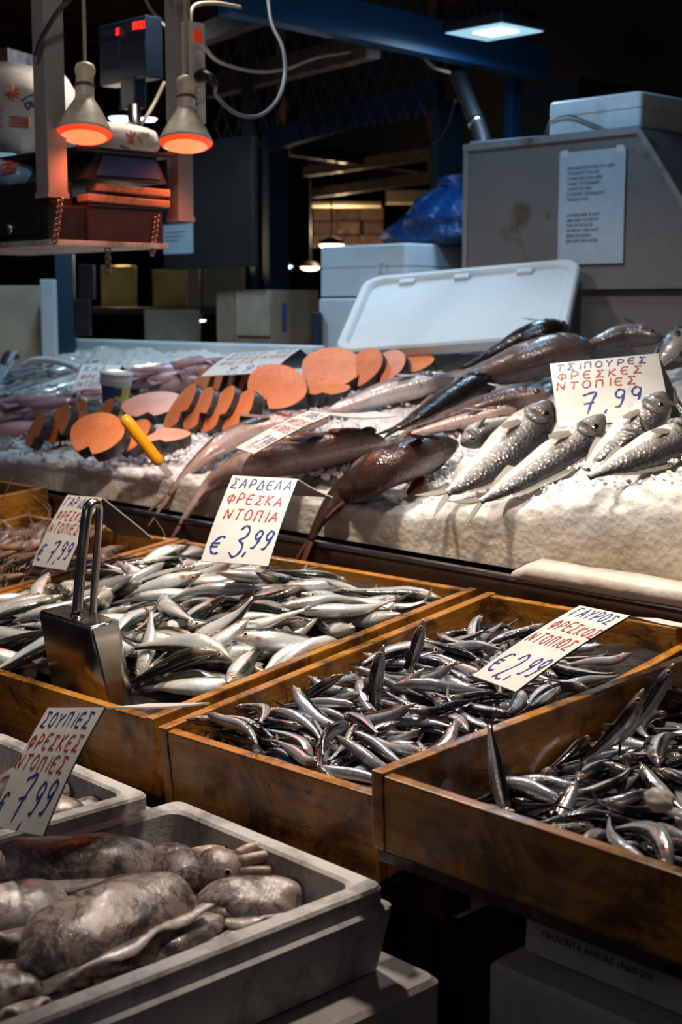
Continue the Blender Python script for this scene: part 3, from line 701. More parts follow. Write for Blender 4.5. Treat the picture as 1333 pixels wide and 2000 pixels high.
BAKED = {
 'sardine': ([1,647,144,125,98,170,-455,-64,5,548,100,134,400,-113,-128,246,5,715,363,120,140,234,-401,-123,5,386,95,120,107,-413,-260,10,2,705,525,131,10,-248,431,-50,2,607,230,126,213,-447,-55,43,2,444,436,143,463,-76,-40,168,2,683,655,120,24,-483,-122,27,2,503,132,140,64,337,-364,-9,1,318,420,141,302,-355,-168,65,4,209,181,140,83,-396,-294,10,5,591,126,122,364,58,-21,337,5,720,262,107,431,1,-5,-254,0,255,234,141,79,-262,415,-52,1,577,603,129,48,262,-422,26,5,332,111,129,144,46,-43,-475,1,668,510,137,16,-277,408,-83,5,612,189,109,58,476,106,92,5,696,545,107,493,61,-25,52,3,637,91,87,491,79,-35,35,4,413,282,125,44,-271,-414,55,3,659,201,106,69,-299,389,-66,4,614,441,133,114,-26,43,-484,2,342,399,129,441,-50,-11,231,1,584,331,131,182,46,255,-387,5,691,494,102,486,44,-61,-92,1,717,176,85,45,-447,-215,36,2,441,581,142,36,283,-410,27,5,638,370,130,109,-129,470,32,2,529,128,115,26,-372,333,-7,4,446,351,133,22,-100,-489,17,1,548,450,133,56,-439,-229,-40,2,771,334,104,315,-150,-186,306,0,622,271,119,402,103,-55,274,3,588,101,100,325,61,-51,-372,3,468,356,118,99,-421,-244,-63,4,477,426,131,161,10,41,-471,2,634,116,109,455,13,-86,-188,1,682,48,91,57,492,51,41,3,505,633,135,53,427,247,-64,3,312,186,126,493,78,-9,16,3,711,601,114,146,-114,167,-433,5,627,277,93,272,-386,-144,77,3,466,78,111,124,-149,-460,29,5,285,624,132,2,319,-384,38,0,150,550,138,188,-319,-318,109,0,462,304,107,180,-421,-197,37,2,238,359,146,476,125,-87,4,1,227,282,140,469,6,-44,167,0,652,382,118,108,-469,-126,-48,2,157,447,126,25,-15,-23,-499,2,749,330,94,208,-291,-291,194,2,414,55,90,329,-366,49,-70,1,179,567,131,20,376,321,-70,0,244,278,120,273,-34,6,418,0,258,613,144,149,365,304,46,5,365,296,118,381,-25,48,320,2,661,193,82,480,57,-1,128,4,293,428,143,100,-452,-182,-50,0,480,186,125,416,24,140,238,2,285,306,130,154,-442,84,-153,0,271,357,134,89,-479,-39,-105,5,515,597,128,281,-67,-71,-402,3,306,263,122,449,-74,-71,196,0,248,416,145,359,-51,-117,324,0,343,500,133,469,23,-2,173,1,641,135,79,27,149,-459,-129,5,275,546,121,481,-20,-104,87,4,119,296,125,93,-178,-455,48,2,307,60,113,477,38,57,134,5,527,553,129,7,258,-428,-8,1,581,374,124,38,-181,462,48,1,176,319,143,59,-471,138,-74,3,440,302,125,60,221,445,4,2,283,132,128,11,-77,493,-29,0,518,223,119,156,-407,235,69,1,164,180,144,417,56,15,270,1,365,255,102,16,-423,-256,72,1,483,279,113,449,213,14,47,0,498,85,105,436,-132,120,-167,5,306,220,112,113,429,228,39,0,234,472,131,124,57,-466,-118,2,148,644,132,192,-32,61,457,0,673,590,108,63,-436,-236,0,4,479,255,117,498,13,18,44,5,653,257,91,143,467,103,19,4,128,329,129,402,203,-169,-136,2,197,167,111,241,-4,133,-418,1,634,572,122,283,-184,92,-357,5,639,388,96,425,78,-37,248,3,662,228,84,4,-134,482,12,1,158,231,136,171,-193,252,-347,3,692,111,76,492,61,-29,55,1,441,371,104,65,-464,-173,-26,2,502,364,106,95,-473,-124,-47,2,671,348,96,57,-119,439,-199,5,149,401,119,492,80,-25,-22,0,169,331,119,384,75,-3,-312,5,279,387,96,56,-475,-144,22,0,123,554,130,248,5,-25,-433,5,220,642,120,302,-163,127,-341,0,353,134,77,494,61,-22,40,1,501,101,91,481,126,32,46,4,302,591,108,75,-424,-253,-17,5,330,357,107,8,478,142,37,0,255,200,111,285,11,-42,-409,4,572,464,123,328,-24,-13,376,2,589,262,112,275,84,7,-409,0,284,341,110,236,-2,-41,439,0,430,577,118,238,84,-228,-366,3,124,214,122,101,-276,-399,64,3,177,489,127,473,-125,14,104,1,461,170,122,419,-96,44,-252,0,471,115,77,132,-30,52,-479,4,328,589,113,381,-236,-125,182,1,441,124,100,494,-60,0,54,5,442,502,109,448,-182,-60,112,3,399,260,103,209,-351,-242,156,0,446,524,125,56,-478,-133,30,1,500,70,72,3,-28,498,-31,5,663,365,103,425,-175,-67,185,0,420,214,109,275,-9,-109,-403], [2,305,99,81,104,-487,45,-9,4,294,209,84,61,-33,-199,453,1,195,297,95,496,59,-6,-11,2,204,416,98,446,56,3,219,5,357,397,97,56,-478,-134,22,4,497,399,94,69,-487,-86,-31,5,139,500,107,123,-85,192,-437,5,358,484,103,53,-454,-202,26,5,167,82,98,134,-11,65,-477,2,136,325,92,150,9,-24,-476,3,149,470,103,16,153,-459,-124,1,288,461,106,461,52,17,186,1,498,444,101,33,-129,481,-25,1,643,478,109,71,-291,400,5,0,494,558,107,61,-495,-31,5,1,321,64,82,64,-27,-214,446,1,580,47,79,48,29,-23,-496,5,292,141,83,134,477,62,16,2,316,178,101,202,440,-109,65,3,413,179,100,389,-21,-84,-302,2,440,461,111,43,41,-90,-488,3,604,429,111,72,-487,54,-65,1,139,583,109,56,-412,-277,17,4,329,547,115,101,-199,377,-241,0,476,597,114,215,34,-142,-427,0,610,585,106,307,16,-34,-393,1,263,49,83,49,10,-330,372,4,118,106,91,208,12,140,-432,5,257,108,100,50,293,401,-24,4,337,135,106,497,39,40,17,3,149,268,87,1,-7,-500,9,0,164,365,109,48,70,492,-24,4,175,545,110,64,-490,-77,13,3,581,564,121,2,433,-246,48,5,330,458,124,16,-129,483,15,0,426,410,109,232,52,60,-436,1,173,210,117,34,-432,-245,47,0,254,271,106,81,-114,473,-83,2,242,578,124,378,22,71,318,0,353,525,121,220,-414,-124,124,5,181,98,123,1,108,488,-28,2,444,632,119,35,-462,-185,30,1,175,43,112,496,-15,-56,30,3,125,93,114,44,-459,183,-59,4,91,88,119,308,99,142,-354,4,101,174,118,4,-410,241,-155]),
 'anchovy': ([2,96,412,124,197,-378,-222,136,2,228,358,111,51,-202,401,-213,4,323,60,96,25,-89,366,-328,2,135,190,107,74,-31,-493,1,1,119,42,128,30,-23,-457,200,5,343,468,91,35,-378,-316,81,2,307,129,90,89,108,-463,128,2,198,230,98,464,151,-62,90,3,150,135,114,15,-23,-499,2,3,320,564,89,147,-108,58,-462,6,280,297,108,292,27,-109,-390,0,108,218,103,364,-322,-84,81,1,153,617,98,69,-431,-243,-30,0,144,334,109,61,129,-460,136,6,321,620,88,419,47,27,267,1,217,130,107,192,192,315,278,3,295,147,99,52,-1,-453,205,1,282,345,88,68,-492,-60,-4,5,88,68,116,80,-19,-10,-493,2,137,504,102,55,-38,-165,-467,5,142,386,106,450,190,-13,106,2,156,275,102,67,-137,-475,40,5,219,589,96,324,7,4,-381,5,164,89,104,42,-494,51,35,4,252,438,110,143,18,53,476,2,68,219,109,14,463,145,122,5,92,105,124,99,-43,-7,488,0,273,388,94,277,-20,-49,-413,1,369,388,98,149,-318,-338,113,3,262,249,98,40,-90,489,33,1,297,168,101,494,-23,-29,-69,4,267,503,99,21,-102,-489,-17,4,89,413,104,25,39,-496,48,0,257,473,94,15,150,-477,7,0,212,193,105,101,-41,-95,479,6,238,651,90,471,55,22,157,4,336,386,101,252,-14,66,427,1,143,530,106,42,-20,461,-189,5,326,198,86,353,94,-16,341,4,88,288,98,52,45,-495,2,0,108,104,113,86,488,65,20,2,279,286,93,136,-475,57,-47,1,168,482,94,482,113,5,-70,4,263,433,94,190,49,-18,-460,3,282,568,95,49,118,-483,-9,5,114,349,91,460,152,-66,105,4,340,546,80,8,239,-435,58,2,274,250,79,33,59,-5,-495,3,233,137,102,23,260,425,31,2,109,594,102,77,-212,-445,33,3,309,321,88,143,-472,3,84,4,259,98,86,15,311,385,72,6,116,440,107,14,-499,-33,10,6,243,592,92,15,407,288,-30,3,83,57,106,107,487,-34,8,6,224,174,86,125,-416,-246,-32,6,239,202,81,479,-68,-94,82,2,250,518,87,125,-482,-5,-41,5,199,277,86,99,3,-36,489,6,196,521,98,286,61,49,403,1,62,642,89,197,131,-239,-370,4,110,208,93,438,-242,-1,3,6,228,51,112,490,22,-42,-86,0,231,86,91,203,66,61,448,3,210,348,96,479,-34,-17,-140,4,314,427,76,3,138,-478,47,2,188,449,86,34,-40,-495,-51,4,94,620,87,46,-338,364,-29,4,132,120,103,466,175,39,-12,2,69,317,105,234,-3,142,419,3,229,487,94,470,-69,-109,-113,3,113,554,101,12,-25,76,-493,5,86,375,90,32,-155,436,188,1,232,309,95,490,-31,51,78,1,99,250,104,487,-96,-56,-28,5,135,148,100,3,46,-34,497,1,194,645,89,196,154,251,353,6,80,566,94,105,29,201,-444,4,154,467,81,27,6,72,-494,3,87,347,99,447,132,-70,-166,4,206,209,83,15,78,-493,-14,0,193,157,81,461,-67,-21,-179,3,282,616,85,231,-53,3,-440,4,276,473,81,478,-140,0,45,0,249,162,87,29,496,47,-38,0,143,629,84,209,44,25,452,1,164,98,88,80,-27,-94,-484,4,125,330,74,452,45,36,207,5,207,319,79,40,-111,-485,28,5,283,92,82,293,-23,-5,404,3,336,41,82,74,-135,-48,-473,4,164,650,89,425,65,2,-255,1,285,365,79,476,67,17,-135,4,345,391,74,46,329,-373,16,0,322,302,80,316,383,4,-57,0,327,269,72,29,-20,418,-272,0,81,426,90,248,28,-53,-430,5,112,110,89,61,-28,-494,35,2,223,88,80,44,-416,-267,60,2,90,230,85,467,167,-6,67,3,283,451,77,37,497,35,-7,0,257,188,79,195,-451,-92,1,3,111,265,87,482,108,-12,-78,0,119,151,85,85,-98,405,-263,4,94,315,89,79,32,-98,-483,6,139,532,85,492,-9,0,90,6,190,370,86,29,57,495,-36,5,353,141,88,116,-400,277,5,3,33,536,93,333,67,-146,-337,6,104,460,103,27,42,-33,496,1,249,281,75,65,-14,75,490,5,303,236,71,33,-499,-4,-14,4,195,272,69,53,-56,-482,-107,4,161,517,85,477,99,51,100,0,229,408,76,23,-69,493,-38,1,197,394,94,171,27,27,468,6,292,181,68,493,78,5,23,2,76,146,92,135,-466,-119,27,1,198,57,96,34,-498,27,-6,4,92,73,96,61,-76,-351,342], [1,330,88,69,111,-65,-200,440,3,217,357,71,438,62,-15,233,2,88,401,73,495,64,-7,-36,0,206,424,74,493,63,-18,54,0,268,493,80,15,0,498,-40,6,196,563,81,81,67,27,488,1,76,80,64,486,54,32,98,2,89,162,66,469,-137,-21,103,4,316,206,69,173,467,15,42,4,107,276,71,486,55,18,104,2,112,418,80,62,-491,71,-20,0,104,487,87,496,9,54,23,3,266,558,80,462,43,-41,-180,3,128,135,72,439,225,-8,79,6,181,147,65,323,38,27,379,0,137,308,71,62,-484,-105,22,0,95,447,79,201,457,-17,-11,2,88,80,81,124,-472,107,-19,6,228,142,66,445,50,25,222,6,122,199,63,487,69,-55,70,6,284,304,71,454,-127,-7,-165,0,79,515,80,68,-495,-3,15,3,323,115,64,136,71,242,410,4,86,286,85,477,85,38,116,3,125,380,87,30,-422,-262,-49,1,90,543,84,13,15,-262,-425,1,101,58,85,269,-416,10,-67,6,301,68,70,430,-252,-21,-34,4,83,187,74,490,-97,-19,-1,0,149,128,87,7,498,-9,-39,3,301,161,69,84,-489,-45,41,6,63,249,79,443,93,42,-208,5,88,38,91,53,79,469,146,6,67,171,84,219,432,60,107,0,199,33,97,454,-208,-11,-28,5,365,372,81,330,129,78,344]),
 'anchovy2': ([5,295,124,82,219,-426,130,-59,2,121,165,71,12,-56,347,-355,1,205,150,69,49,420,265,-32,6,223,262,75,128,35,-112,469,3,164,221,80,318,-17,13,-386,6,228,222,64,270,-20,-130,-400,2,156,367,90,415,-6,-1,-278,5,102,396,76,18,-5,500,6,0,170,130,69,292,125,-38,384,4,85,310,66,99,27,486,-57,5,76,445,84,2,286,407,-47,5,124,284,73,360,10,-46,-344,0,174,208,61,435,-120,-133,170,1,114,147,65,150,-32,201,431,3,30,328,59,44,341,348,101,6,64,163,65,8,-460,-190,-48,5,248,278,79,119,10,-43,484,1,274,115,69,256,-412,109,-52,0,150,349,76,305,-88,11,-386,2,88,460,69,55,-495,-37,-8,2,106,225,62,58,-108,400,-273,0,186,291,69,75,-72,-37,-488,1,185,68,69,2,-452,-209,-43,5,141,216,64,431,96,2,234,2,204,325,84,99,110,-4,-478,0,114,368,64,92,-91,169,-452,5,301,212,77,499,-32,-15,-7,5,40,216,64,142,336,342,13,3,338,126,68,24,498,27,-26,5,326,133,80,4,-482,127,-35,6,223,140,63,45,-390,301,-68,0,283,181,68,447,-185,-7,-128,2,108,290,49,133,26,-46,-479,5,251,122,54,58,-486,-103,-2,1,74,532,72,362,302,-145,-85,0,61,259,61,428,-16,-96,-240,5,95,523,58,21,-46,494,-55,3,69,405,60,461,152,-30,115,1,93,190,53,26,-23,-47,-497,1,209,234,64,359,-189,-100,274,0,248,274,63,470,-4,32,-168,6,84,573,71,44,-11,-45,-496,3,174,158,63,13,457,201,-4,2,184,271,53,372,51,-40,-328,1,85,335,66,19,-89,57,488,4,359,191,78,94,185,-455,2,5,32,644,71,321,125,155,327,0,145,356,60,449,52,47,209,1,85,438,53,116,-481,68,-31,2,98,385,58,5,40,-490,91,4,156,460,80,100,-463,-160,3,0,206,134,57,28,287,407,-38,5,66,145,48,460,80,-101,-148,4,99,255,51,479,-129,-15,58,6,168,341,71,135,50,40,-477,2,311,214,64,7,-117,-484,39], [6,464,151,63,190,64,10,458,2,490,212,67,281,24,27,412,0,331,273,62,29,-15,497,-44,3,483,280,68,453,45,-55,-199,3,236,345,59,49,497,18,3,1,316,362,63,55,-354,347,-38,1,502,358,73,61,-496,13,-10,1,208,441,60,77,-286,393,-91,2,365,429,72,7,198,457,-41,2,435,430,74,6,-50,-449,215,1,88,485,55,20,-41,498,4,0,328,521,72,120,419,218,114,5,89,575,58,429,43,-30,252,3,241,583,66,53,371,328,42,1,345,589,79,88,43,26,490,2,495,563,81,210,-387,209,-110,3,78,677,61,53,369,331,43,2,213,657,66,478,53,-3,137,0,338,87,55,182,18,-2,465,2,127,133,46,495,59,-19,-39,6,340,151,57,56,52,32,493,3,363,217,62,40,168,465,59,3,434,214,66,1,458,-201,-14,1,226,363,61,395,306,-18,-2,3,366,361,65,207,34,-15,454,6,174,404,67,215,120,295,320,0,300,425,68,31,-495,34,-49,2,485,413,86,323,-351,-116,93,6,313,497,79,154,105,-36,463,6,481,470,76,28,-40,225,-444,1,259,558,68,21,234,-431,-94,4,443,578,75,34,-417,265,-73,5,179,692,66,410,14,-38,283,4,309,660,74,470,-129,-29,106,5,444,634,80,105,-466,146,-31,2,460,177,82,81,-160,-435,170,2,300,287,67,55,-492,30,-64,5,469,277,79,484,-28,-61,-107,1,218,342,75,301,-356,110,-142,6,341,340,66,385,47,-45,-312,6,544,412,76,419,24,-83,-258,3,156,480,62,6,-453,-211,11,4,293,480,74,191,-122,-166,414,3,482,497,78,31,19,497,-39,4,113,548,77,43,-385,316,8,0,203,573,62,365,47,3,338,6,328,566,81,431,222,-52,111,0,477,559,83,200,-172,-315,285,0,126,642,63,41,-312,-388,15,1,271,701,80,16,-369,-329,73,3,317,620,72,48,498,9,2,2,399,644,83,390,91,-24,-298,1,333,177,64,281,-404,62,-62,5,505,196,86,40,23,-496,46,0,298,253,66,448,141,-18,-171,1,438,255,69,353,279,-137,-169,3,352,319,81,44,491,82,10,5,407,328,74,9,-237,438,-44,3,239,440,64,16,-236,440,-23,3,278,399,65,489,-57,-84,22,4,507,409,78,37,-137,477,-46,2,344,479,81,445,97,84,188,6,422,480,80,215,13,-68,-446,2,182,597,71,321,7,-36,382,1,437,553,92,396,203,-146,-175,6,87,636,60,32,-413,-279,27,6,140,642,69,4,317,386,17,1,288,675,73,82,-208,409,-181,1,455,679,86,489,48,24,91,0,174,81,55,462,21,-73,177,4,434,104,82,155,87,-68,-462,2,337,251,77,94,-488,24,52,1,430,250,82,82,102,482,-29,0,243,315,61,21,499,-11,-5,2,317,324,85,445,52,-87,-203,0,506,318,71,141,-62,-203,430,2,240,434,76,145,-22,-48,-475,1,278,421,77,49,-116,466,130,1,533,365,90,31,-343,362,-12,6,225,496,68,481,52,-99,77,5,369,457,82,428,43,23,254,2,467,462,91,120,7,-19,-485,1,77,584,85,142,60,468,85,0,312,522,80,479,79,-102,-63,4,394,546,79,78,-321,-373,-36,2,88,604,76,222,-438,31,-90,1,238,643,79,129,-270,398,-49,4,317,635,84,10,-15,90,-491,3,372,658,79,391,65,58,299,5,86,93,59,173,-455,93,-69,6,408,159,63,482,-52,-52,-112,0,347,237,86,465,105,52,143,3,420,236,86,241,-419,123,-41,0,278,339,83,330,-81,-41,364,4,463,311,83,463,-165,72,-58,1,211,472,76,114,-46,468,-127,5,361,399,87,404,78,-28,282,4,446,358,85,77,-61,-106,479,2,354,484,100,168,-455,116,-43,0,489,452,79,55,-2,27,-496,0,223,570,73,247,333,165,225,0,335,536,88,488,102,-10,-42,2,404,552,100,130,-374,-286,107,6,384,109,73,242,-6,-65,-433,0,422,167,75,92,-36,-77,484,3,308,282,82,132,-20,24,481,4,402,214,77,60,-262,-404,-121,4,355,350,84,1,-499,-27,22,2,461,328,89,68,483,-108,25,6,301,394,87,53,-1,-90,489,5,421,406,91,176,-14,20,-467,4,175,517,72,7,-134,-476,75,3,283,467,83,471,-62,-140,-69,3,417,511,85,109,-307,296,-238,3,144,556,75,422,-21,73,258]),
}
def unrow(r): 
    q = Quaternion([v/500 for v in r[4:8]]).normalized()
    return r[0], Matrix.Translation([v/1000 for v in r[1:4]]) @ q.to_matrix().to_4x4()
LBL = {'sardine': ('sardine', 'silver sardine, %s of the sardine heap, head %s', 'sardines heaped in the wide crate'),
       'anchovy': ('anchovy', 'slim anchovy, %s of the middle crate, head %s', 'anchovies in the middle crate'),
       'anchovy2': ('anchovy', 'slim anchovy, %s of the raised right crate, head %s', 'anchovies in the right crate')}
_s0, _s1 = PY(70, 1345, 1.17).x - .004, PY(268, 1378, 1.235).x + .012
def in_scoop(M):      # no fish may pass through the sheet-metal scoop standing in the crate
    for k in range(-8, 9):
        q = M @ V((k*.0115, 0, 0))
        if _s0 < q.x < _s1 and 1.145 < q.y < 1.285 and q.z > .93: return True
    return False
for key, (rows, under) in BAKED.items():
    kind, lab, grp = LBL[key]; Mc = CR[key][0]
    cap = {'sardine': 300, 'anchovy': 160, 'anchovy2': 135}[key]
    allr = [rows[i:i+8] for i in range(0, len(rows), 8)]
    for r in allr[:cap]:
        var, Ml = unrow(r); Mw = Mc @ Ml
        if key == 'sardine' and in_scoop(Mw): continue
        u, v_ = Ml.translation.x/CR[key][1], Ml.translation.y/CR[key][2]
        zone = ('front', 'middle', 'back')[min(2, int(v_*3))] + ' ' + ('left', 'centre', 'right')[min(2, int(u*3))]
        hd = Mw.to_3x3() @ V((1, 0, 0)); hp = 'pointing up' if hd.z > .5 else 'pointing down' if hd.z < -.5 else 'to the right' if hd.dot(RT) > 0 else 'to the left'
        put_small(kind, var, Mw, lab % (zone, hp), grp)
    rest = allr[cap:] + [under[i:i+8] for i in range(0, len(under), 8)]
    if rest:
        mb = MB()
        for r in rest:
            var, Ml = unrow(r); me = SMALL[kind][var][0]
            if key == 'sardine' and in_scoop(Mc @ Ml): continue
            uvl = me.uv_layers[0].data
            b = len(mb.v); mb.v += [Ml @ q.co for q in me.vertices]
            for p in me.polygons:
                mb.uv[len(mb.f)] = [tuple(uvl[li].uv) for li in p.loop_indices]
                mb.f.append([b + i for i in p.vertices]); mb.mi.append(0)
        o = mb.build('packed_' + kind, MAT[kind], None, True, Mc)
        tag(o, {'sardine': 'sardines packed underneath the top of the heap', 'anchovy': 'anchovies packed underneath in the middle crate', 'anchovy2': 'anchovies packed underneath in the right crate'}[key], 'fish', kind='stuff')

# a few fish standing out of the heaps
def upright(kind, var, base, tip, head_up, label, grp, face=None):
    d = (tip - base).normalized(); x = d if head_up else -d
    z = -FW - x*(-FW).dot(x)
    put_small(kind, var, frame((base + tip)/2, x, z.cross(x)), label, grp)
g3, g2, g1 = 'anchovies in the right crate', 'anchovies in the middle crate', 'sardines heaped in the wide crate'
upright('anchovy', 0, PY(988, 1580, 1.25), PY(958, 1436, 1.27), False, 'anchovy standing tail up against the left wall of the right crate', g3)
upright('anchovy', 0, PY(1215, 1450, 1.42), PY(1312, 1306, 1.46), True, 'anchovy sticking out high in the right crate, nearest the edge of the photo', g3)
upright('anchovy', 4, PY(1160, 1480, 1.36), PY(1240, 1378, 1.37), True, 'anchovy with red gill raised head-up in the right crate', g3)
upright('anchovy', 1, PY(733, 1398, 1.42), PY(742, 1300, 1.43), True, 'anchovy head poking straight up in the middle crate', g2)
upright('anchovy', 0, PY(790, 1330, 1.55), PY(822, 1232, 1.56), True, 'anchovy leaning upward against the left wall of the middle crate', g2)
upright('sardine', 0, PY(70, 1322, 1.30), PY(40, 1225, 1.30), True, 'sardine head raised at the left of the scoop', g1)

_c = PY(1288, 1562, 1.20); _m = MB(); _bm = bmesh.new(); bmesh.ops.create_icosphere(_bm, subdivisions=3, radius=.015)
for q in _bm.verts: q.co = q.co * (1 + .35*noise.noise(q.co*70) + .12*noise.noise(q.co*190)); q.co.z *= .75
_m.add([q.co.copy() for q in _bm.verts], [[q.index for q in f.verts] for f in _bm.faces]); _bm.free()
tag(_m.build('ice_lump', MAT['ice_slab'], None, True, Matrix.Translation(_c)), 'clear ice lump among the anchovies of the right crate', 'ice')

# ------------------------------------------------------------ fish laid out on the ice
def PI(x, y, h=0.0):
    """point of the counter's ice surface (raised by h) seen at a pixel"""
    d = ray(x, y); lo = 2.0
    k = lo
    while k < 8:
        p = EYE + d * k
        if p.z <= (ice_z(p.x, max(p.y, 2.0)) if p.y > 1.99 else -9) + h: return p
        k += 0.004
    return EYE + d * 4
PROF = {
 'round': dict(top=[(0, .012), (.06, .045), (.15, .072), (.3, .088), (.45, .086), (.65, .06), (.85, .032), (1, .022)],
               bot=[(0, .012), (.06, .04), (.15, .068), (.3, .09), (.45, .088), (.65, .058), (.85, .03), (1, .022)],
               wid=[(0, .012), (.06, .04), (.15, .06), (.3, .07), (.45, .066), (.65, .042), (.85, .018), (1, .010)]),
 'slim':  dict(top=[(0, .012), (.06, .036), (.15, .052), (.3, .060), (.5, .055), (.7, .042), (.9, .022), (1, .016)],
               bot=[(0, .012), (.06, .032), (.15, .052), (.3, .064), (.5, .058), (.7, .040), (.9, .02), (1, .016)],
               wid=[(0, .012), (.06, .034), (.15, .048), (.3, .052), (.5, .046), (.7, .03), (.9, .014), (1, .008)]),
 'deep':  dict(top=[(0, .03), (.04, .085), (.12, .150), (.25, .190), (.4, .185), (.6, .135), (.8, .062), (.93, .034), (1, .036)],
               bot=[(0, .03), (.04, .066), (.12, .112), (.25, .155), (.4, .165), (.6, .120), (.8, .056), (.93, .034), (1, .036)],
               wid=[(0, .022), (.04, .052), (.12, .080), (.25, .094), (.4, .090), (.6, .062), (.8, .03), (.93, .014), (1, .010)]),
 'ribbon': dict(top=[(0, .008), (.1, .026), (.3, .030), (.7, .024), (1, .006)], bot=[(0, .008), (.1, .026), (.3, .030), (.7, .024), (1, .006)], wid=[(0, .006), (.1, .015), (.3, .017), (.7, .012), (1, .004)])}
def big_fish(name, label, path, prof, mat, fin, dsgn=1, dors=None, eye='eye_gold', fat=1.0, tail=(.19, .13, .55), dorsal=(.3, .8, .045), anal=(.58, .8, .045), pec=(.27, -.04, .17, .07), group=None, roll=0.0, nup=None, sh=0.0, eyer=.030):
    L = sum((b - a).length for a, b in zip(path, path[1:]))
    pr = {k: [(t, v_*fat) for t, v_ in tab] for k, tab in PROF[prof].items()}
    c = sum(path, V()) / len(path)
    n = V(nup) if nup else ice_n(c.x, max(2.1, c.y))
    if dors is None: dors = n.cross(path[-1] - path[0]).normalized() * dsgn + n * roll
    fr = fish_frames(path, dors, 30)
    o = fish_body(fr, L, pr['top'], pr['bot'], pr['wid'], 16).build(name, MAT[mat], None, True)
    tag(o, label, 'fish', group)
    fm = MAT[fin]
    if tail: tail_fin(fr, L, pr['top'][-1][1], tail[0], tail[1], tail[2], 0.014).build('tail_fin', fm, o)
    if dorsal: strip_fin(fr, L, pr['top'], dorsal[0], dorsal[1], [(0, dorsal[2]*.4), (.15, dorsal[2]), (.6, dorsal[2]*.8), (1, dorsal[2]*.25)], 1, .5, 10).build('dorsal_fin', fm, o)
    if anal: strip_fin(fr, L, pr['bot'], anal[0], anal[1], [(0, anal[2]), (.4, anal[2]*.7), (1, anal[2]*.25)], -1, .6, 6).build('anal_fin', fm, o)
    if pec:
        for sg in (1, -1): pectoral(fr, L, pr['wid'], pec[0], pec[1], pec[2], pec[3], sg).build('pectoral_fin', fm, o)
    te = .135 if prof == 'deep' else .09
    for sg in (1, -1):
        p, t, d, l = at_frames(fr, te); zz = .40*lerp_table(pr['top'], te)*L
        c = p + d*zz + l*(sg*lerp_table(pr['wid'], te)*L*0.90)
        em = eye_mb(c, l*sg + d*.15 - t*.12, d, L*eyer)
        ir = MB().add(em.v, [f for f, m_ in zip(em.f, em.mi) if m_ == 0]).build('eye', MAT[eye], o, True)
        MB().add(em.v, [f for f, m_ in zip(em.f, em.mi) if m_ == 1]).build('pupil', MAT['pupil'], ir, True)
    # gill cover: a raised flap behind the cheek, on both flanks
    for sg in (1, -1):
        vs = []; fs = []; m = 9
        for i in range(m):
            a = math.radians(-75 + 150*i/(m-1))
            for u in (0.0, 1.0):
                tt = .14 + u*.085*math.cos(a)+.012; p, t, d, l = at_frames(fr, tt)
                hz = math.sin(a); top_, bot_, w_ = lerp_table(pr['top'], tt)*L, lerp_table(pr['bot'], tt)*L, lerp_table(pr['wid'], tt)*L
                z = (top_ if hz > 0 else bot_)*hz*.72; k = math.sqrt(max(0, 1-(hz*.72)**2))
                vs.append(p + d*z + l*(sg*(w_*k**.85*1.0 + L*(.001 + .006*u))))
        for i in range(m-1): fs.append((2*i, 2*i+1, 2*i+3, 2*i+2) if sg > 0 else (2*i+2, 2*i+3, 2*i+1, 2*i))
        uvs = [(0.16 + 0.05*(i % 2), 0.55) for i in range(2*m)]
        mbg = MB().add(vs, fs, uvs); g = mbg.build('gill_cover', MAT[mat], o, True)
        md = g.modifiers.new('thick', 'SOLIDIFY'); md.thickness = 0.0015
    return o
def pth(*pts): return [PI(*p) if len(p) < 4 else (PY(p[0], p[1], p[3]) if p[2] == 'Y' else P(p[0], p[1], p[3])) for p in pts]
big_fish('brown_fish', 'large dark reddish-brown fish, tail hanging over the front of the ice', pth((895, 866, .045), (835, 884, .045), (752, 915, .04), (682, 955, 'Y', 2.015), (632, 1008, 'Y', 1.965), (606, 1056, 'Y', 1.94)), 'round', 'brownfish', 'fin_red', -1, eye='eye_blue', fat=1.2, tail=(.16, .085, .25), eyer=.022)
big_fish('pink_fish', 'reddish fish with forked tail, nearest the steaks under the slanted card', pth((640, 822, .03), (560, 826, .03), (478, 846, .03), (415, 880, .03), (362, 930, 'Y', 2.02), (330, 966, 'Y', 1.99)), 'slim', 'pinkfish', 'fin_pink', -1, fat=1.15, tail=(.17, .085, .6))
big_fish('pink_fish', 'reddish fish with drooping tail, its pink head right of the slanted card', pth((752, 862, .04), (690, 868, .04), (590, 888, .038), (500, 903, .034), (428, 935, 'Y', 2.02), (380, 985, 'Y', 1.975), (352, 1026, 'Y', 1.95)), 'round', 'pinkfish', 'fin_red', -1, fat=0.95, tail=(.11, .07, .45), pec=(.25, -.02, .14, .06))
big_fish('grey_pink_fish', 'greyish pink fish lying just right of the salmon steaks', pth((888, 738, .035), (820, 752, .035), (740, 772, .03), (660, 798, .025), (625, 808, .02)), 'round', 'hake', 'fin_pink', -1, fat=1.3, tail=(.12, .08, .4))
big_fish('black_fish', 'slim dark blackish-brown fish in the middle of the ice', pth((968, 732, .05), (905, 768, .045), (830, 810, .04), (772, 838, .035)), 'slim', 'blackfish', 'fin_dark', 1, fat=1.7, tail=(.15, .06, .3))
big_fish('rosy_fish', 'pale rosy brown fish behind the dark slim fish', pth((1075, 772, .035), (985, 785, .035), (885, 812, .03), (805, 836, .03)), 'round', 'pinkfish', 'fin_pink', 1, fat=1.2, tail=(.14, .09, .4))
big_fish('big_grey_fish', 'large grey-brown fish with bright eye atop the back heap', pth((1160, 678, .075), (1090, 690, .08), (1000, 716, .07), (920, 740, .05), (885, 752, .04)), 'round', 'hake', 'fin_dark', 1, fat=1.95, eye='eye_blue', tail=(.12, .08, .4))
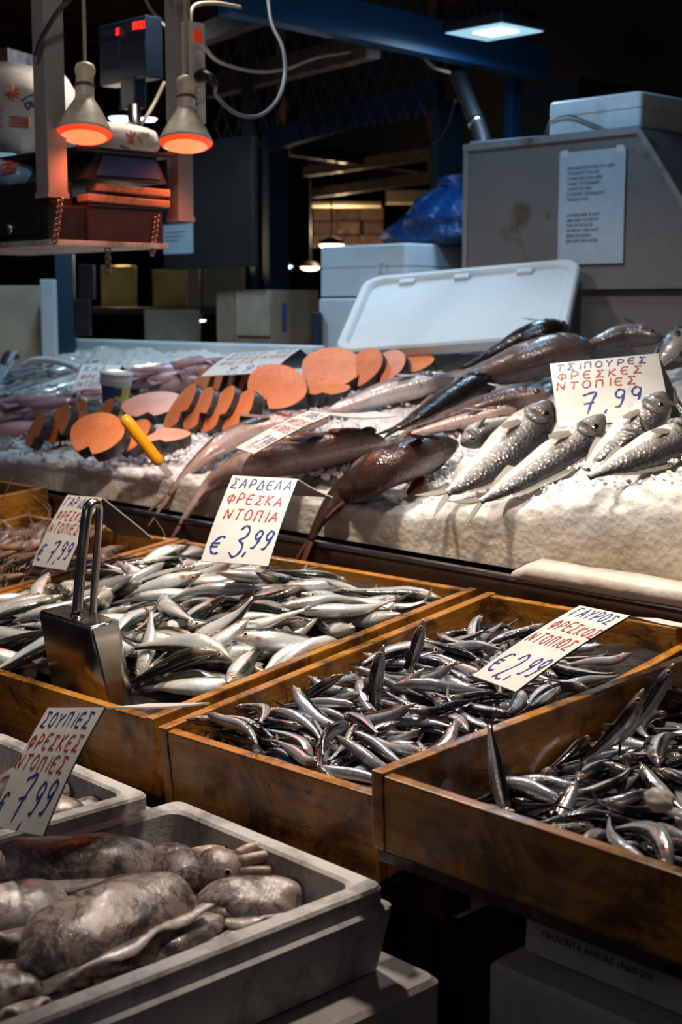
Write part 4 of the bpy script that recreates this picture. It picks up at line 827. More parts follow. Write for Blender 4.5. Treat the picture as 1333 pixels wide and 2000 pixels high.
big_fish('dark_grey_fish', 'dark fish head topping the back heap below the leaning lid', pth((1112, 640, .11), (1050, 655, .11), (970, 690, .08), (905, 718, .05)), 'round', 'blackfish', 'fin_dark', 1, fat=1.7, tail=None)
big_fish('flat_grey_fish', 'grey fish lying behind the price card at the back right', pth((1295, 660, .07), (1230, 655, .08), (1170, 668, .08), (1120, 690, .06)), 'round', 'hake', 'fin_dark', 1, fat=1.7, tail=None)
big_fish('pale_fish', 'pale fish with raised head at the right edge above the card', pth((1338, 640, .10), (1318, 668, .09), (1290, 705, .06), (1262, 735, .03)), 'round', 'bream', 'fin_bream', -1, fat=1.5, tail=None)
big_fish('rosy_fish', 'rosy fish half buried between the dark slim fish and ice', pth((1010, 800, .03), (930, 815, .03), (850, 835, .025), (790, 850, .02)), 'slim', 'pinkfish', 'fin_pink', -1, fat=1.3, tail=(.14, .08, .4))
NB = tuple(-FW * .75 + V((0, 0, 1)) * .6)
def pd(*pts): return [P(*p) for p in pts]
big_fish('sea_bream', 'silver sea bream with upturned head left of the 7,99 card', pd((1076, 786, 2.82), (1030, 836, 2.79), (968, 896, 2.75), (902, 946, 2.71), (872, 964, 2.70)), 'deep', 'bream', 'fin_bream', 1, fat=.86, tail=(.17, .10, .6), eyer=.034, nup=NB)
big_fish('sea_bream', 'slim silver sea bream stretched diagonally on the front ice', pd((1180, 812, 2.68), (1128, 858, 2.66), (1050, 912, 2.63), (975, 960, 2.60), (938, 980, 2.595)), 'deep', 'bream', 'fin_bream', 1, fat=.66, tail=(.16, .10, .6), eyer=.034, nup=NB)
big_fish('sea_bream', 'dark-headed sea bream behind the brown fish and the upturned bream', pd((902, 868, 2.93), (940, 846, 2.95), (1000, 826, 2.98), (1060, 812, 3.0)), 'deep', 'bream', 'fin_dark', -1, fat=.85, tail=None, nup=NB)
big_fish('sea_bream', 'blue-grey sea bream directly beneath the 7,99 card', pd((1300, 768, 2.64), (1262, 812, 2.63), (1215, 858, 2.62), (1165, 900, 2.60), (1130, 930, 2.59)), 'deep', 'bream', 'fin_bream', 1, fat=.95, tail=None, nup=NB)
big_fish('sea_bream', 'silver sea bream half sunk in the ice at the right edge', pd((1368, 826, 2.50), (1318, 858, 2.49), (1255, 886, 2.47), (1195, 912, 2.45), (1150, 932, 2.44)), 'deep', 'bream', 'fin_bream', 1, fat=.90, tail=None, nup=NB)
big_fish('sea_bream', 'dark sea bream with raised tail at the right edge', pd((1440, 900, 2.40), (1400, 868, 2.42), (1350, 822, 2.45), (1322, 790, 2.47)), 'deep', 'bream', 'fin_dark', 1, fat=.8, tail=(.25, .16, .5), nup=NB)
big_fish('sea_bream', 'sea bream whose dark tail sticks up before the 7,99 card', pd((1420, 930, 2.50), (1365, 902, 2.53), (1310, 872, 2.56), (1268, 846, 2.58)), 'deep', 'bream', 'fin_dark', -1, fat=.7, tail=(.26, .16, .5), nup=NB)
# long silver fish heaped at the far left
for k, pts in enumerate([((0, 762, .03), (60, 745, .035), (130, 728, .04), (185, 718, .04)), ((-40, 790, .02), (40, 778, .03), (110, 760, .035), (165, 738, .04)), ((-30, 748, .05), (30, 738, .055), (85, 727, .06), (120, 722, .06)),
                         ((-60, 735, .05), (0, 728, .06), (50, 722, .06), (90, 716, .06)), ((20, 800, .02), (75, 785, .03), (130, 765, .035), (175, 748, .035)), ((-25, 765, .12), (2, 720, .13), (18, 700, .14), (32, 684, .15)), ((60, 740, .07), (100, 728, .08), (145, 716, .08), (180, 708, .08))]):
    big_fish('ribbon_fish', ['long silver-blue fish under the left fish heap, touching its middle', 'lowest long silver fish in the far left heap, beside the squid', 'short silver fish across the top of the far left heap', 'silver fish at the very back of the far left heap', 'silver fish pointing at the blue price card', 'silver fish sticking up at the left edge', 'dark-topped silver fish near the white cord'][k], pth(*pts), 'slim', 'silverfish', 'fin_dark', 1, fat=1.0, tail=(.12, .08, .5) if k != 5 else None)

# ------------------------------------------------------------ salmon steaks
def steak_meshes(a, b, th, notch):
    N = 40; out = []
    for k in range(N):
        q = 2*math.pi*k/N + math.pi/2
        r = 1.0
        x, y = a*math.cos(q), b*math.sin(q)*(1.0 if math.sin(q) > 0 else 1.12)
        dq = abs((q - 1.5*math.pi))
        if dq < 0.32: y += notch*b*(1-dq/0.32)
        x *= 1 - 0.12*max(0, -math.sin(q))
        out.append((x, y))
    fl = MB(); rings = [(.985, -th/2), (1.0, -th/2+.002)]
    def disc(mb, z, sgn):
        b0 = len(mb.v)
        for s in (0.99, 0.62, 0.28):
            mb.v += [V((x*s, y*s, z + sgn*0.0006*(1-s))) for x, y in out]
        mb.v.append(V((0, 0, z + sgn*0.0006)))
        for i in range(2):
            for k in range(N):
                f = [b0+i*N+k, b0+i*N+(k+1) % N, b0+(i+1)*N+(k+1) % N, b0+(i+1)*N+k]; mb.f.append(f if sgn > 0 else f[::-1]); mb.mi.append(0)
        for k in range(N):
            f = [b0+2*N+k, b0+2*N+(k+1) % N, b0+3*N]; mb.f.append(f if sgn > 0 else f[::-1]); mb.mi.append(0)
    disc(fl, th/2, 1); disc(fl, -th/2, -1)
    sk = MB()
    for s, z in ((.985, -th/2), (1.0, -th/2+.003), (1.012, 0), (1.0, th/2-.003), (.985, th/2)): sk.v += [V((x*s, y*s, z)) for x, y in out]
    for i in range(4):
        for k in range(N):
            f = [i*N+k, i*N+(k+1) % N, (i+1)*N+(k+1) % N, (i+1)*N+k]; sk.f.append(f); sk.mi.append(0)
    return fl.mesh('flesh', MAT['salmon_flesh'], True), sk.mesh('skin', MAT['salmon_skin'], True)
STK = [steak_meshes(.074, .056, .036, .5), steak_meshes(.066, .060, .034, .7), steak_meshes(.080, .058, .036, .4)]
def steak(x, y, h, nr, nu, nf, roll, var, label, sc=1.0, group=None):
    nz = (RT*nr + V((0, 0, 1))*nu - FW*nf).normalized(); a = RT.copy(); a = (a - nz*a.dot(nz))
    if a.length < .2: a = UP - nz*UP.dot(nz)
    a.normalize(); a = Quaternion(nz, math.radians(roll)) @ a; b = nz.cross(a)
    M = frame(PI(x, y, h), a, b, nz) @ Matrix.Scale(sc, 4)
    t = thing('salmon_steak', label, 'salmon steak', M, group)
    for nm, me in zip(('flesh', 'skin'), STK[var]): link(bpy.data.objects.new(nm, me), t)
    return t
steak(196, 852, .05, -.35, .55, .75, -25, 2, 'big salmon steak at the front, just left of the yellow handle', 1.02)
steak(122, 832, .045, -.75, .35, .55, 15, 1, 'salmon steak standing second from the left in the front row', .9)
steak(78, 842, .04, -.8, .35, .45, 10, 0, 'leftmost salmon steak of the front row', .8)
steak(158, 822, .05, -.8, .35, .5, 12, 1, 'salmon steak third from the left, behind the big front one', .9)
steak(208, 812, .045, -.75, .4, .5, 20, 0, 'small salmon steak at the back of the front row', .7)
steak(268, 856, .035, -.55, .6, .5, -30, 1, 'salmon steak hidden behind the yellow handle', .85)
steak(322, 860, .025, -.05, .96, .25, -10, 2, 'salmon steak lying flat right of the yellow handle', .85)
steak(300, 800, .035, -.15, .85, .45, -8, 2, 'large salmon steak lying flat behind the yellow handle', 1.1)
for k, (x, y) in enumerate(((362, 800), (398, 804), (436, 806), (476, 810))):
    steak(x, y, .045, -.80, .50, .42, 20, 1 if k % 2 else 0, ('first', 'second', 'third', 'last')[k] + ' of the four black-skinned salmon steaks leaning in the middle, from the left', 1.0, 'leaning salmon steaks in the middle')
for k, (x, y) in enumerate(((402, 752), (426, 752), (450, 751), (474, 750))):
    steak(x, y, .035, -.85, .3, .45, 15, 0, ('first', 'second', 'third', 'last')[k] + ' salmon steak from the left in the row under the lilac card', .8, 'salmon steaks under the lilac card')
steak(545, 762, .055, -.25, .55, .8, -35, 2, 'biggest salmon steak, round face showing, in the middle', 1.12)
steak(632, 768, .02, .0, .95, .3, 0, 2, 'salmon steak lying flat right of the biggest steak', .9)
steak(652, 726, .05, -.3, .6, .7, -30, 2, 'salmon steak with black skin, leftmost of the back right row', 1.15)
steak(718, 722, .05, -.62, .5, .6, -35, 1, 'salmon steak second in the back right row', .95)
steak(762, 722, .045, -.55, .55, .55, -40, 1, 'salmon steak third in the back right row', .9)
steak(800, 720, .03, -.2, .85, .4, -10, 0, 'salmon steak at the right end of the back row', .95)

# ------------------------------------------------------------ squid, pink heap left and back
def squid(M, L, w_, label, rnd):
    pr = [(0, .05), (.12, .55), (.35, .95), (.6, 1.0), (.85, .8), (1, .55)]
    path = [V((L*(u-.5), .06*L*math.sin(u*4+rnd.random()*3)*rnd.uniform(-1, 1), .0)) for u in [i/10 for i in range(11)]]
    vs = []; fs = []; n = 12
    for i, p in enumerate(path):
        r = lerp_table(pr, i/10)*w_
        for k in range(n):
            th = 2*math.pi*k/n; vs.append(p + V((0, r*math.cos(th), .62*r*math.sin(th) + .08*r*noise.noise(V((i*.6, k*.9, L*90))))))
    fs = [(i*n+k, i*n+(k+1) % n, (i+1)*n+(k+1) % n, (i+1)*n+k) for i in range(10) for k in range(n)] + [tuple(range(n))[::-1], tuple(range(10*n, 11*n))]
    o = MB().add(vs, [f[::-1] for f in fs]).build('squid', MAT['squid_pink'], None, True, M); tag(o, label, 'squid', 'pink squid heaped on the ice')
    fin = MB().prism([(-L*.5, 0), (-L*.36, w_*1.5), (-L*.12, w_*.9), (-L*.12, -w_*.9), (-L*.36, -w_*1.5)], -.002, .002); fin.build('fin', MAT['squid_pink'], o)
    for k in range(5):
        a = rnd.uniform(-.5, .5); e = V((L*.5, (k-2)*w_*.22, 0))
        MB().tube(catmull([e, e + V((L*.16, a*.03, .004)), e + V((L*.30, a*.09 + (k-2)*.008, -.006)), e + V((L*.42, a*.14 + (k-2)*.016, -.012))], 8), [w_*.2*(1-.8*i/7) for i in range(8)], 6).build('arm', MAT['squid_pink'], o, True)
rnd = random.Random(21)
for (x, y, h) in ((20, 812, .03), (70, 806, .035), (30, 838, .02), (95, 792, .05), (8, 790, .05), (120, 780, .05), (60, 782, .06), (160, 772, .05), (105, 815, .02)):
    p = PI(x, y, h); n = ice_n(p.x, p.y)
    squid(frame(p, (rnd.uniform(.3, 1), rnd.uniform(-.2, 1), 0.1), n.cross(V((1, 0, 0)))), rnd.uniform(.16, .22), rnd.uniform(.026, .036), 'pinkish squid in the heap left of the front salmon steaks', rnd)
for (x, y, h) in ((300, 744, .04), (340, 738, .05), (380, 728, .05), (320, 722, .07), (360, 714, .07), (405, 716, .06), (285, 728, .05), (345, 752, .03)):
    p = PI(x, y, h); n = ice_n(p.x, p.y)
    squid(frame(p, (rnd.uniform(.3, 1), rnd.uniform(-.2, 1), 0.1), n.cross(V((1, 0, 0)))), rnd.uniform(.16, .22), rnd.uniform(.028, .04), 'pinkish squid in the heap behind the salmon steaks', rnd)

# ------------------------------------------------------------ prawns
def prawn_meshes(L, curl, rnd):
    n = 15; cen = []; ang = 0.25; p = V((L*.45, 0, 0)); 
    for i in range(n):
        cen.append(p.copy()); u = i/(n-1); ang += curl/(n-1)*(1.6 if u > .35 else .3)
        p = p + V((-math.cos(ang), -math.sin(ang), 0))*(L/(n-1))
    def rad(u): return L*lerp_table([(0, .012), (.08, .045), (.28, .078), (.5, .07), (.75, .052), (.92, .03), (1, .02)], u)
    def sub(a, b, step):
        vs = []; fs = []; m = 10; idx = range(a, b)
        for j, i in enumerate(idx):
            t = (cen[min(i+1, n-1)] - cen[max(i-1, 0)]).normalized(); nn = V((-t.y, t.x, 0)); r = rad(i/(n-1))*(1+.10*step*((j % 2)*2-1))
            for k in range(m):
                th = 2*math.pi*k/m; vs.append(cen[i] + nn*(r*1.15*math.cos(th)) + V((0, 0, .8*r*math.sin(th))))
        q = len(vs)//m
        for i in range(q-1):
            for k in range(m): fs.append((i*m+k, i*m+(k+1) % m, (i+1)*m+(k+1) % m, (i+1)*m+k))
        fs += [tuple(range(m))[::-1], tuple(range((q-1)*m, q*m))]
        return MB().add(vs, fs)
    parts = [('head', sub(0, 6, 0).mesh('head', MAT['prawn'], True)), ('abdomen', sub(5, n, 1).mesh('abdomen', MAT['prawn'], True))]
    t = (cen[-1] - cen[-2]).normalized(); nn = V((-t.y, t.x, 0)); mb = MB()
    for a in (-.5, 0, .5): mb.add(blade([(0, -.01*L), (.1*L, -.03*L), (.15*L, 0), (.1*L, .03*L), (0, .01*L)], (cen[-1], (t*math.cos(a) + V((0, 0, 1))*math.sin(a)).normalized(), nn, t.cross(nn)), .002).v, [(i, (i+1) % 5, 5) for i in range(5)] + [((i+1) % 5, i, 6) for i in range(5)])
    parts.append(('tail_fan', mb.mesh('tail_fan', MAT['prawn'])))
    mb = MB()
    for s in (1, -1): mb.tube(catmull([cen[0] + V((0, 0, s*.004)), cen[0] + V((.25*L, .12*L, s*.03)), cen[0] + V((.1*L, .35*L, s*.07))], 8), .0009, 5)
    parts.append(('antenna', mb.mesh('antenna', MAT['prawn'])))
    mb = MB()
    for i in range(3, 12):
        t = (cen[i+1] - cen[i-1]).normalized(); nn = V((-t.y, t.x, 0))
        for s in (1, -1): b = cen[i] - nn*(-rad(i/14)*.8) * (1 if curl > 0 else -1); mb.tube([b + V((0, 0, s*.006)), b + nn*(.09*L*(1 if curl > 0 else -1)) + V((-.02*L, 0, s*.012))], [.0022, .0008], 5)
    parts.append(('leg', mb.mesh('legs', MAT['prawn'])))
    return parts
PRW = [prawn_meshes(.185, c, rnd) for c in (1.3, 1.9, 0.8)]
def prawn(M, label, group, k):
    t = thing('prawn', label, 'prawn', M, group)
    for nm, me in PRW[k]: link(bpy.data.objects.new(nm, me), t)
for key, cnt, lab, grp, xr, yr in (('prawn2', 34, 'brown prawn in the heap of the far left crate', 'prawns in the far left crate', (.30, .60), (.05, .66)), ('prawn', 40, 'brown prawn in the crate next to the sardines', 'prawns beside the sardines', (.06, .52), (.05, .70))):
    M, wd, dp, h, t_ = CR[key]; b0 = h - (.035 if key == 'prawn2' else .055)
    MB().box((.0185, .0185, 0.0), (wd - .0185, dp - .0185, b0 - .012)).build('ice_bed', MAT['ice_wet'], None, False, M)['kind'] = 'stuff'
    bpy.data.objects[-1] if False else None
    for i in range(cnt):
        x, y = rnd.uniform(*xr), rnd.uniform(*yr)
        z = b0 + (i % 3)*.014 + (.04*math.exp(-((y - .45)/.25)**2) if key == 'prawn2' else .01)
        prawn(M @ TR(x, y, z, rnd.uniform(0, 6.28), rnd.gauss(0, .25), rnd.gauss(0, .15)), lab, grp, rnd.randrange(3))
for o in COL.objects:
    if o.name.startswith('ice_bed') and 'label' not in o: tag(o, 'wet ice filling the prawn crate', 'ice')

# ------------------------------------------------------------ cuttlefish
def cuttlefish(path, w_, h_, label, mat='cuttle', head=None, arms=8, skirt=True, armlen=.13, rnd=rnd, prof=None, upn=None, curve=.3):
    """path: blunt tip -> open collar; head and arms continue past the collar"""
    ps = catmull(path, 16); n = 18; vs = []; fs = []
    up0 = V(upn) if upn else V((0, 0, 1))
    pr = prof or [(0, .10), (.05, .42), (.15, .72), (.35, .97), (.6, 1.0), (.85, .86), (1, .66)]
    seed = V((path[0].x*31, path[0].y*17, 3))
    fr = []
    for i, p in enumerate(ps):
        t = (ps[min(i+1, 15)] - ps[max(i-1, 0)]).normalized(); u = (up0 - t*up0.dot(t)).normalized(); s = t.cross(u); fr.append((p, t, u, s))
        k = lerp_table(pr, i/15)
        for j in range(n):
            th = 2*math.pi*j/n; q = p + s*(w_*k*math.cos(th)) + u*(h_*(k**.8)*math.sin(th))
            d = noise.noise(q*20 + seed)*.010 + noise.noise(q*55)*.004 + noise.noise(V((j*1.3, i*.22, seed.x)))*.0045
            vs.append(q + (s*math.cos(th) + u*math.sin(th))*d)
    for i in range(15):
        for j in range(n): fs.append((i*n+j, i*n+(j+1) % n, (i+1)*n+(j+1) % n, (i+1)*n+j))
    fs += [tuple(range(n))[::-1], tuple(range(15*n, 16*n))]
    o = MB().add(vs, [f[::-1] for f in fs]).build('cuttlefish', MAT[mat], None, True)
    tag(o, label, 'cuttlefish')
    md = o.modifiers.new('smooth', 'SUBSURF'); md.levels = 1; md.render_levels = 1
    if skirt:
        for sg in (1, -1):
            vs = []; fs = []
            for i in range(1, 16):
                p, t, u, s = fr[i]; k = lerp_table(pr, i/15); b = p + s*(sg*w_*k*.95) - u*(.004)
                wv = .006*math.sin(i*1.3 + sg); e = b + s*(sg*(.014 + .004*math.sin(i*.9))) + u*wv
                vs += [b + u*.004, e + u*.0015, e - u*.0015, b - u*.004]
            for i in range(14):
                for k in range(4): a = i*4+k; b = i*4+(k+1) % 4; fs.append((a, b, b+4, a+4) if sg < 0 else (a+4, b+4, b, a))
            MB().add(vs, fs).build('fin', MAT['cuttle_pale' if mat == 'cuttle' else mat], o, True)
    if head:
        p, t, u, s = fr[-1]; r = head
        mb = MB(); hp = [p - t*.01, p + t*r*.6, p + t*r*1.2, p + t*r*1.9]
        mb.tube(catmull(hp, 8), [r*x for x in (.7, .85, .98, 1.0, .98, .9, .75, .5)], 14); mb.build('head', MAT['cuttle'], o, True)
        for sg in (1, -1):
            c = p + t*r*.9 + s*(sg*r*.85) + u*r*.35
            eye_mb(c, s*sg + u*.6, t, r*.20, .6).build('eye', [MAT['cuttle'], MAT['pupil']], o, True)
        for k in range(arms):
            a = 2*math.pi*k/arms + .3; b = p + t*r*1.5 + (s*math.cos(a) + u*math.sin(a))*r*.55
            ln = armlen*rnd.uniform(.7, 1.15); c1 = rnd.uniform(-1, 1)*curve; c2 = rnd.uniform(-.5, .3)*curve
            q = [b, b + t*ln*.35 + s*(math.cos(a)*r*.4) + u*(math.sin(a)*r*.3), b + t*ln*.7 + s*(c1*ln*.5) + u*(c2*ln*.3), b + t*ln*.9 + s*(c1*ln) + u*(c2*ln*.5 - .01)]
            MB().tube(catmull(q, 12), [r*.30*(1 - .8*i/11) for i in range(12)], 8).build('arm', MAT['cuttle_arm'], o, True)
    return o
Z = PZ
cuttlefish([Z(-70, 1700, .865), Z(60, 1690, .875), Z(200, 1685, .875), Z(300, 1690, .865)], .052, .035, 'long cuttlefish mantle at the back left of the foreground box', head=.030, arms=6, armlen=.09)
cuttlefish([Z(38, 1900, .845), Z(110, 1850, .868), Z(220, 1790, .875), Z(345, 1745, .868)], .058, .036, 'large glossy cuttlefish lying diagonally in front of the others', prof=[(0, .30), (.05, .62), (.15, .85), (.35, 1.0), (.6, 1.0), (.85, .92), (1, .78)])
cuttlefish([Z(-90, 1800, .845), Z(-20, 1790, .85), Z(50, 1780, .85), Z(110, 1775, .84)], .045, .034, 'pale smooth cuttlefish body at the left edge', 'cuttle_pale')
cuttlefish([Z(590, 1760, .84), Z(530, 1760, .845), Z(460, 1765, .845), Z(400, 1770, .835)], .038, .026, 'mottled cuttlefish mantle at the right end of the foreground box', prof=[(0, .4), (.05, .7), (.15, .9), (.35, 1.0), (.6, 1.0), (.85, .9), (1, .7)])
cuttlefish([Z(300, 1730, .84), Z(335, 1722, .852), Z(362, 1715, .858), Z(385, 1712, .858)], .036, .03, 'cuttlefish head with arms trailing to the right', head=.033, arms=9, armlen=.095, curve=.3, skirt=False)
cuttlefish([Z(150, 1905, .83), Z(250, 1870, .838), Z(340, 1835, .84), Z(430, 1800, .835)], .034, .020, 'thin cuttlefish along the front wall of the box', head=.022, arms=8, armlen=.10, curve=.2)
cuttlefish([Z(-60, 1965, .845), Z(-10, 1945, .85), Z(40, 1930, .85), Z(85, 1925, .84)], .03, .02, 'cuttlefish arms end in the lower left corner', head=.02, arms=6, armlen=.06)
cuttlefish([Z(200, 1810, .83), Z(260, 1800, .835), Z(330, 1790, .835), Z(400, 1775, .83)], .045, .02, 'dark cuttlefish deep between the diagonal one and the front wall', skirt=False)
# filling of the second box
cuttlefish([Z(-40, 1560, .85), Z(20, 1548, .855), Z(70, 1545, .855), Z(110, 1552, .85)], .05, .034, 'brown cuttlefish in the box behind the price card, far left', head=.03, arms=5, armlen=.06)
cuttlefish([Z(60, 1608, .85), Z(95, 1598, .855), Z(125, 1594, .855), Z(150, 1594, .85)], .04, .03, 'dark shiny cuttlefish beside the lower corner of the price card', head=.028, arms=5, armlen=.07)
cuttlefish([Z(285, 1590, .84), Z(255, 1584, .845), Z(215, 1586, .845), Z(175, 1594, .84)], .032, .020, 'orange-brown cuttlefish piece right of the price card', 'cuttle_arm', skirt=False)
for x0, y0, x1, y1, zb, lab in ((-1.47, .555, -1.125, 1.09, .822, 'murky meltwater in the foreground cuttlefish box'), (-1.91, .54, -1.565, 1.075, .80, 'murky meltwater in the box behind the price card')):
    vs = []; n = 24
    for i in range(n+1):
        for j in range(n+1):
            x, y = x0 + (x1-x0)*i/n, y0 + (y1-y0)*j/n; vs.append(V((x, y, zb + .004*noise.noise(V((x*18, y*18, 0))))))
    tag(MB().add(vs, [(i*(n+1)+j, (i+1)*(n+1)+j, (i+1)*(n+1)+j+1, i*(n+1)+j+1) for i in range(n) for j in range(n)]).build('meltwater', MAT['cuttle'], None, True), lab, 'water', kind='stuff')

# ------------------------------------------------------------ handwritten price cards
def _arc(cx, cy, rx, ry, a0, a1, n=10): return [(cx + rx*math.cos(math.radians(a0+(a1-a0)*i/n)), cy + ry*math.sin(math.radians(a0+(a1-a0)*i/n))) for i in range(n+1)]
GL = {'Α': [[(0, 0), (.42, 1), (.8, 0)], [(.16, .38), (.7, .4)]], 'Σ': [[(.78, .92), (.1, 1), (.5, .52), (.02, .06), (.8, 0)]],
 'Ρ': [[(.12, 0), (.14, 1), (.5, 1), (.72, .8), (.6, .52), (.16, .45)]], 'Δ': [[(0, .02), (.4, 1), (.82, 0), (0, .02)]],
 'Ε': [[(.72, .96), (.3, .98), (.06, .72), (.08, .25), (.3, .02), (.72, .04)], [(.08, .52), (.6, .54)]], 'Λ': [[(0, 0), (.34, 1), (.7, 0)]],
 'Φ': [_arc(.4, .55, .38, .34, 90, 450, 14), [(.42, 1.05), (.36, -.08)]], 'Κ': [[(.1, 1), (.08, 0)], [(.7, 1), (.12, .48), (.74, 0)]],
 'Ν': [[(0, 0), (.06, 1), (.6, .05), (.74, 1)]], 'Τ': [[(0, .98), (.8, 1)], [(.42, 1), (.36, 0)]], 'Ο': [_arc(.4, .5, .36, .46, 60, 430, 14)],
 'Π': [[(.08, 0), (.1, .98), (.7, 1), (.72, 0)]], 'Ι': [[(.3, 1), (.26, 0)]], 'Υ': [[(0, 1), (.36, .5), (.76, 1)], [(.36, .5), (.3, 0)]], 'Γ': [[(.06, 0), (.1, 1), (.72, .96)]],
 '€': [[(.8, .95), (.45, 1), (.12, .62), (.16, .22), (.48, 0), (.8, .08)], [(-.02, .58), (.6, .62)], [(-.02, .38), (.55, .42)]],
 '3': [[(.1, .85), (.35, 1), (.68, .85), (.62, .62), (.3, .5), (.68, .38), (.72, .12), (.4, -.04), (.02, .1)]],
 '9': [[(.66, .68), (.4, .5), (.1, .62), (.12, .88), (.4, 1), (.68, .84), (.6, .4), (.4, .04), (.06, .02)]],
 '7': [[(.02, .88), (.3, .96), (.74, 1), (.5, .5), (.34, -.04)], [(.1, .46), (.66, .52)]],
 '2': [[(.06, .76), (.3, 1), (.66, .86), (.56, .5), (.06, .02), (.24, .12), (.5, .02), (.84, .04)]], ',': [[(.18, .14), (.06, -.16)]], '.': [[(.1, .04), (.18, .0)]],
 '0': [_arc(.38, .5, .32, .48, 60, 430, 14)], ' ': []}
def strokes(text, x0, y0, hgt, cw, slant, jit, rnd):
    out = []; x = x0
    for ch in text:
        dy = rnd.uniform(-jit, jit)*hgt; sc = 1 + rnd.uniform(-.08, .08)
        for st in GL.get(ch, []):
            pts = [(x + a*cw*.84 + (b*hgt)*slant, y0 + dy + b*hgt*sc) for a, b in st]
            if len(pts) > 2:
                q = [V((a, b, 0)) for a, b in pts]; q = catmull(q, len(pts)*3) if ch in 'ΡΕ€3972ΦΟ0' else [q[i].lerp(q[i+1], k/5) for i in range(len(q)-1) for k in range(5)] + [q[-1]]; pts = [(p.x, p.y) for p in q]
            out.append(pts)
        x += cw * (.55 if ch in 'Ι,. ' else 1.0)
    return out
def ribbon(mb, pts, wd, z):
    n = len(pts); L = []; R = []
    for i in range(n):
        a, b = pts[max(i-1, 0)], pts[min(i+1, n-1)]; dx, dy = b[0]-a[0], b[1]-a[1]; l = math.hypot(dx, dy) or 1
        w_ = wd*(.75 + .25*math.sin(i*1.7))*(1.0 if 0 < i < n-1 else .8)
        nx, ny = -dy/l*w_/2, dx/l*w_/2; L.append((pts[i][0]+nx, pts[i][1]+ny, z)); R.append((pts[i][0]-nx, pts[i][1]-ny, z))
    mb.add(L + R, [(n+i, n+i+1, i+1, i) for i in range(n-1)])
def price_card(label, pos, ex, ey, wd, h, flap, lines, seed=1, sw=1.0, under=False):
    M = frame(pos, ex, ey); t = thing('price_card', label, 'price card', M); rnd = random.Random(seed); th = .0011
    n = 10; vs = []; fs = []
    for j in range(n+1):
        y = -h/2 + h*j/n; bow = .004*math.sin(math.pi*j/n)
        for x in (-wd/2, wd/2): vs += [(x, y, bow+th), (x, y, bow-th)]
    mb = MB()
    f1 = []; f2 = []
    for j in range(n):
        a = j*4; b = a+4; f1.append((a, a+2, b+2, b)); f2 += [(a+3, a+1, b+1, b+3), (a+1, a, b, b+1), (a+2, a+3, b+3, b+2)]
    mb.add(vs, f1 + [(0, 1, 3, 2), (n*4+2, n*4+3, n*4+1, n*4)]); b0 = len(f1)+2
    mb.f += [list(f) for f in f2]; mb.mi += [1]*len(f2)
    mb.build('card_face', [MAT['card_white'], MAT['card_back']], t)
    fv = M.to_3x3().inverted() @ V(flap); m = 6; nrm = V((1, 0, 0)).cross(fv).normalized()*th
    vs = []; 
    for j in range(m+1):
        u = j/m; sag = V((0, 0, -.01*math.sin(math.pi*u)*.6))
        for x in (-wd/2, wd/2):
            p = V((x, h/2, 0)) + fv*u + sag; vs += [p + nrm, p - nrm]
    fo = []; fi = []
    for j in range(m):
        a = j*4; b = a+4; fo += [(a+2, a, b, b+2), (a, a+1, b+1, b), (a+3, a+2, b+2, b+3)]; fi.append((a+1, a+3, b+3, b+1))
    fo.append((m*4, m*4+1, m*4+3, m*4+2))
    mb = MB().add(vs, fo); mb.f += [list(f) for f in fi]; mb.mi += [1]*len(fi)
    mb.build('back_flap', [MAT['card_white'], MAT['card_back']], t)
    for (txt, ink, x, y, hg, cw, *rest) in lines:
        mb = MB(); sl = rest[0] if rest else .16
        for st in strokes(txt, (x-.5)*wd, (y-.5)*h, hg*h, cw*wd, sl, .05, rnd):
            # ride on the bowed card
            ribbon(mb, st, (.0052 if hg > .15 else .0037)*sw, 0)
        for p in mb.v: p.z = th + .0005 + .004*math.sin(math.pi*max(0, min(1, p.y/h + .5)))
        mb.build('lettering', MAT[ink], t)
    return t
B, R_ = 'ink_blue', 'ink_red'
price_card('sardine price card reading 3,99 standing on the fish heap', (-1.905, 1.587, 1.18), (.902, .432, -.006), (-.297, .63, .718), .128, .188, (.0, .085, -.04),
    [('ΣΑΡΔΕΛΑ', B, .04, .845, .12, .135, .1), ('ΦΡΕΣΚΑ', R_, .07, .655, .115, .145, .1), ('ΝΤΟΠΙΑ', R_, .12, .465, .12, .15, .1), ('€', B, .05, .09, .20, .24), ('3', B, .36, .06, .34, .26), (',', B, .58, .1, .2, .2), ('99', B, .65, .17, .20, .16)], 3)
price_card('prawn price card reading 7,99 behind the metal scoop handle', (-2.421, 1.54, 1.104), (.997, -.052, .06), (-.021, .559, .829), .139, .162, (0, .12, -.095),
    [('ΓΑΡΙΔΕΣ', B, .06, .83, .13, .13), ('ΦΡΕΣΚΕΣ', R_, .06, .64, .13, .13), ('ΝΤΟΠΙΕΣ', R_, .04, .46, .13, .13), ('€', B, .03, .08, .22, .2), ('7', B, .34, .08, .30, .24), (',', B, .55, .08, .2, .2), ('99', B, .62, .14, .22, .17)], 5)
price_card('cuttlefish price card reading 7,99 leaning over the foreground boxes', (-1.462, .891, .993), (.956, -.174, .237), (-.088, .601, .794), .188, .163, (-.01, .165, -.029),
    [('ΣΟΥΠΙΕΣ', B, .06, .83, .125, .135, .1), ('ΦΡΕΣΚΕΣ', R_, .04, .64, .125, .135, .1), ('ΝΤΟΠΙΕΣ', R_, .0, .46, .125, .14, .1), ('€', B, .0, .04, .22, .18), ('7', B, .30, .07, .34, .26), (',', B, .52, .04, .24, .2), ('99', B, .60, .14, .24, .18)], 8, 1.1)
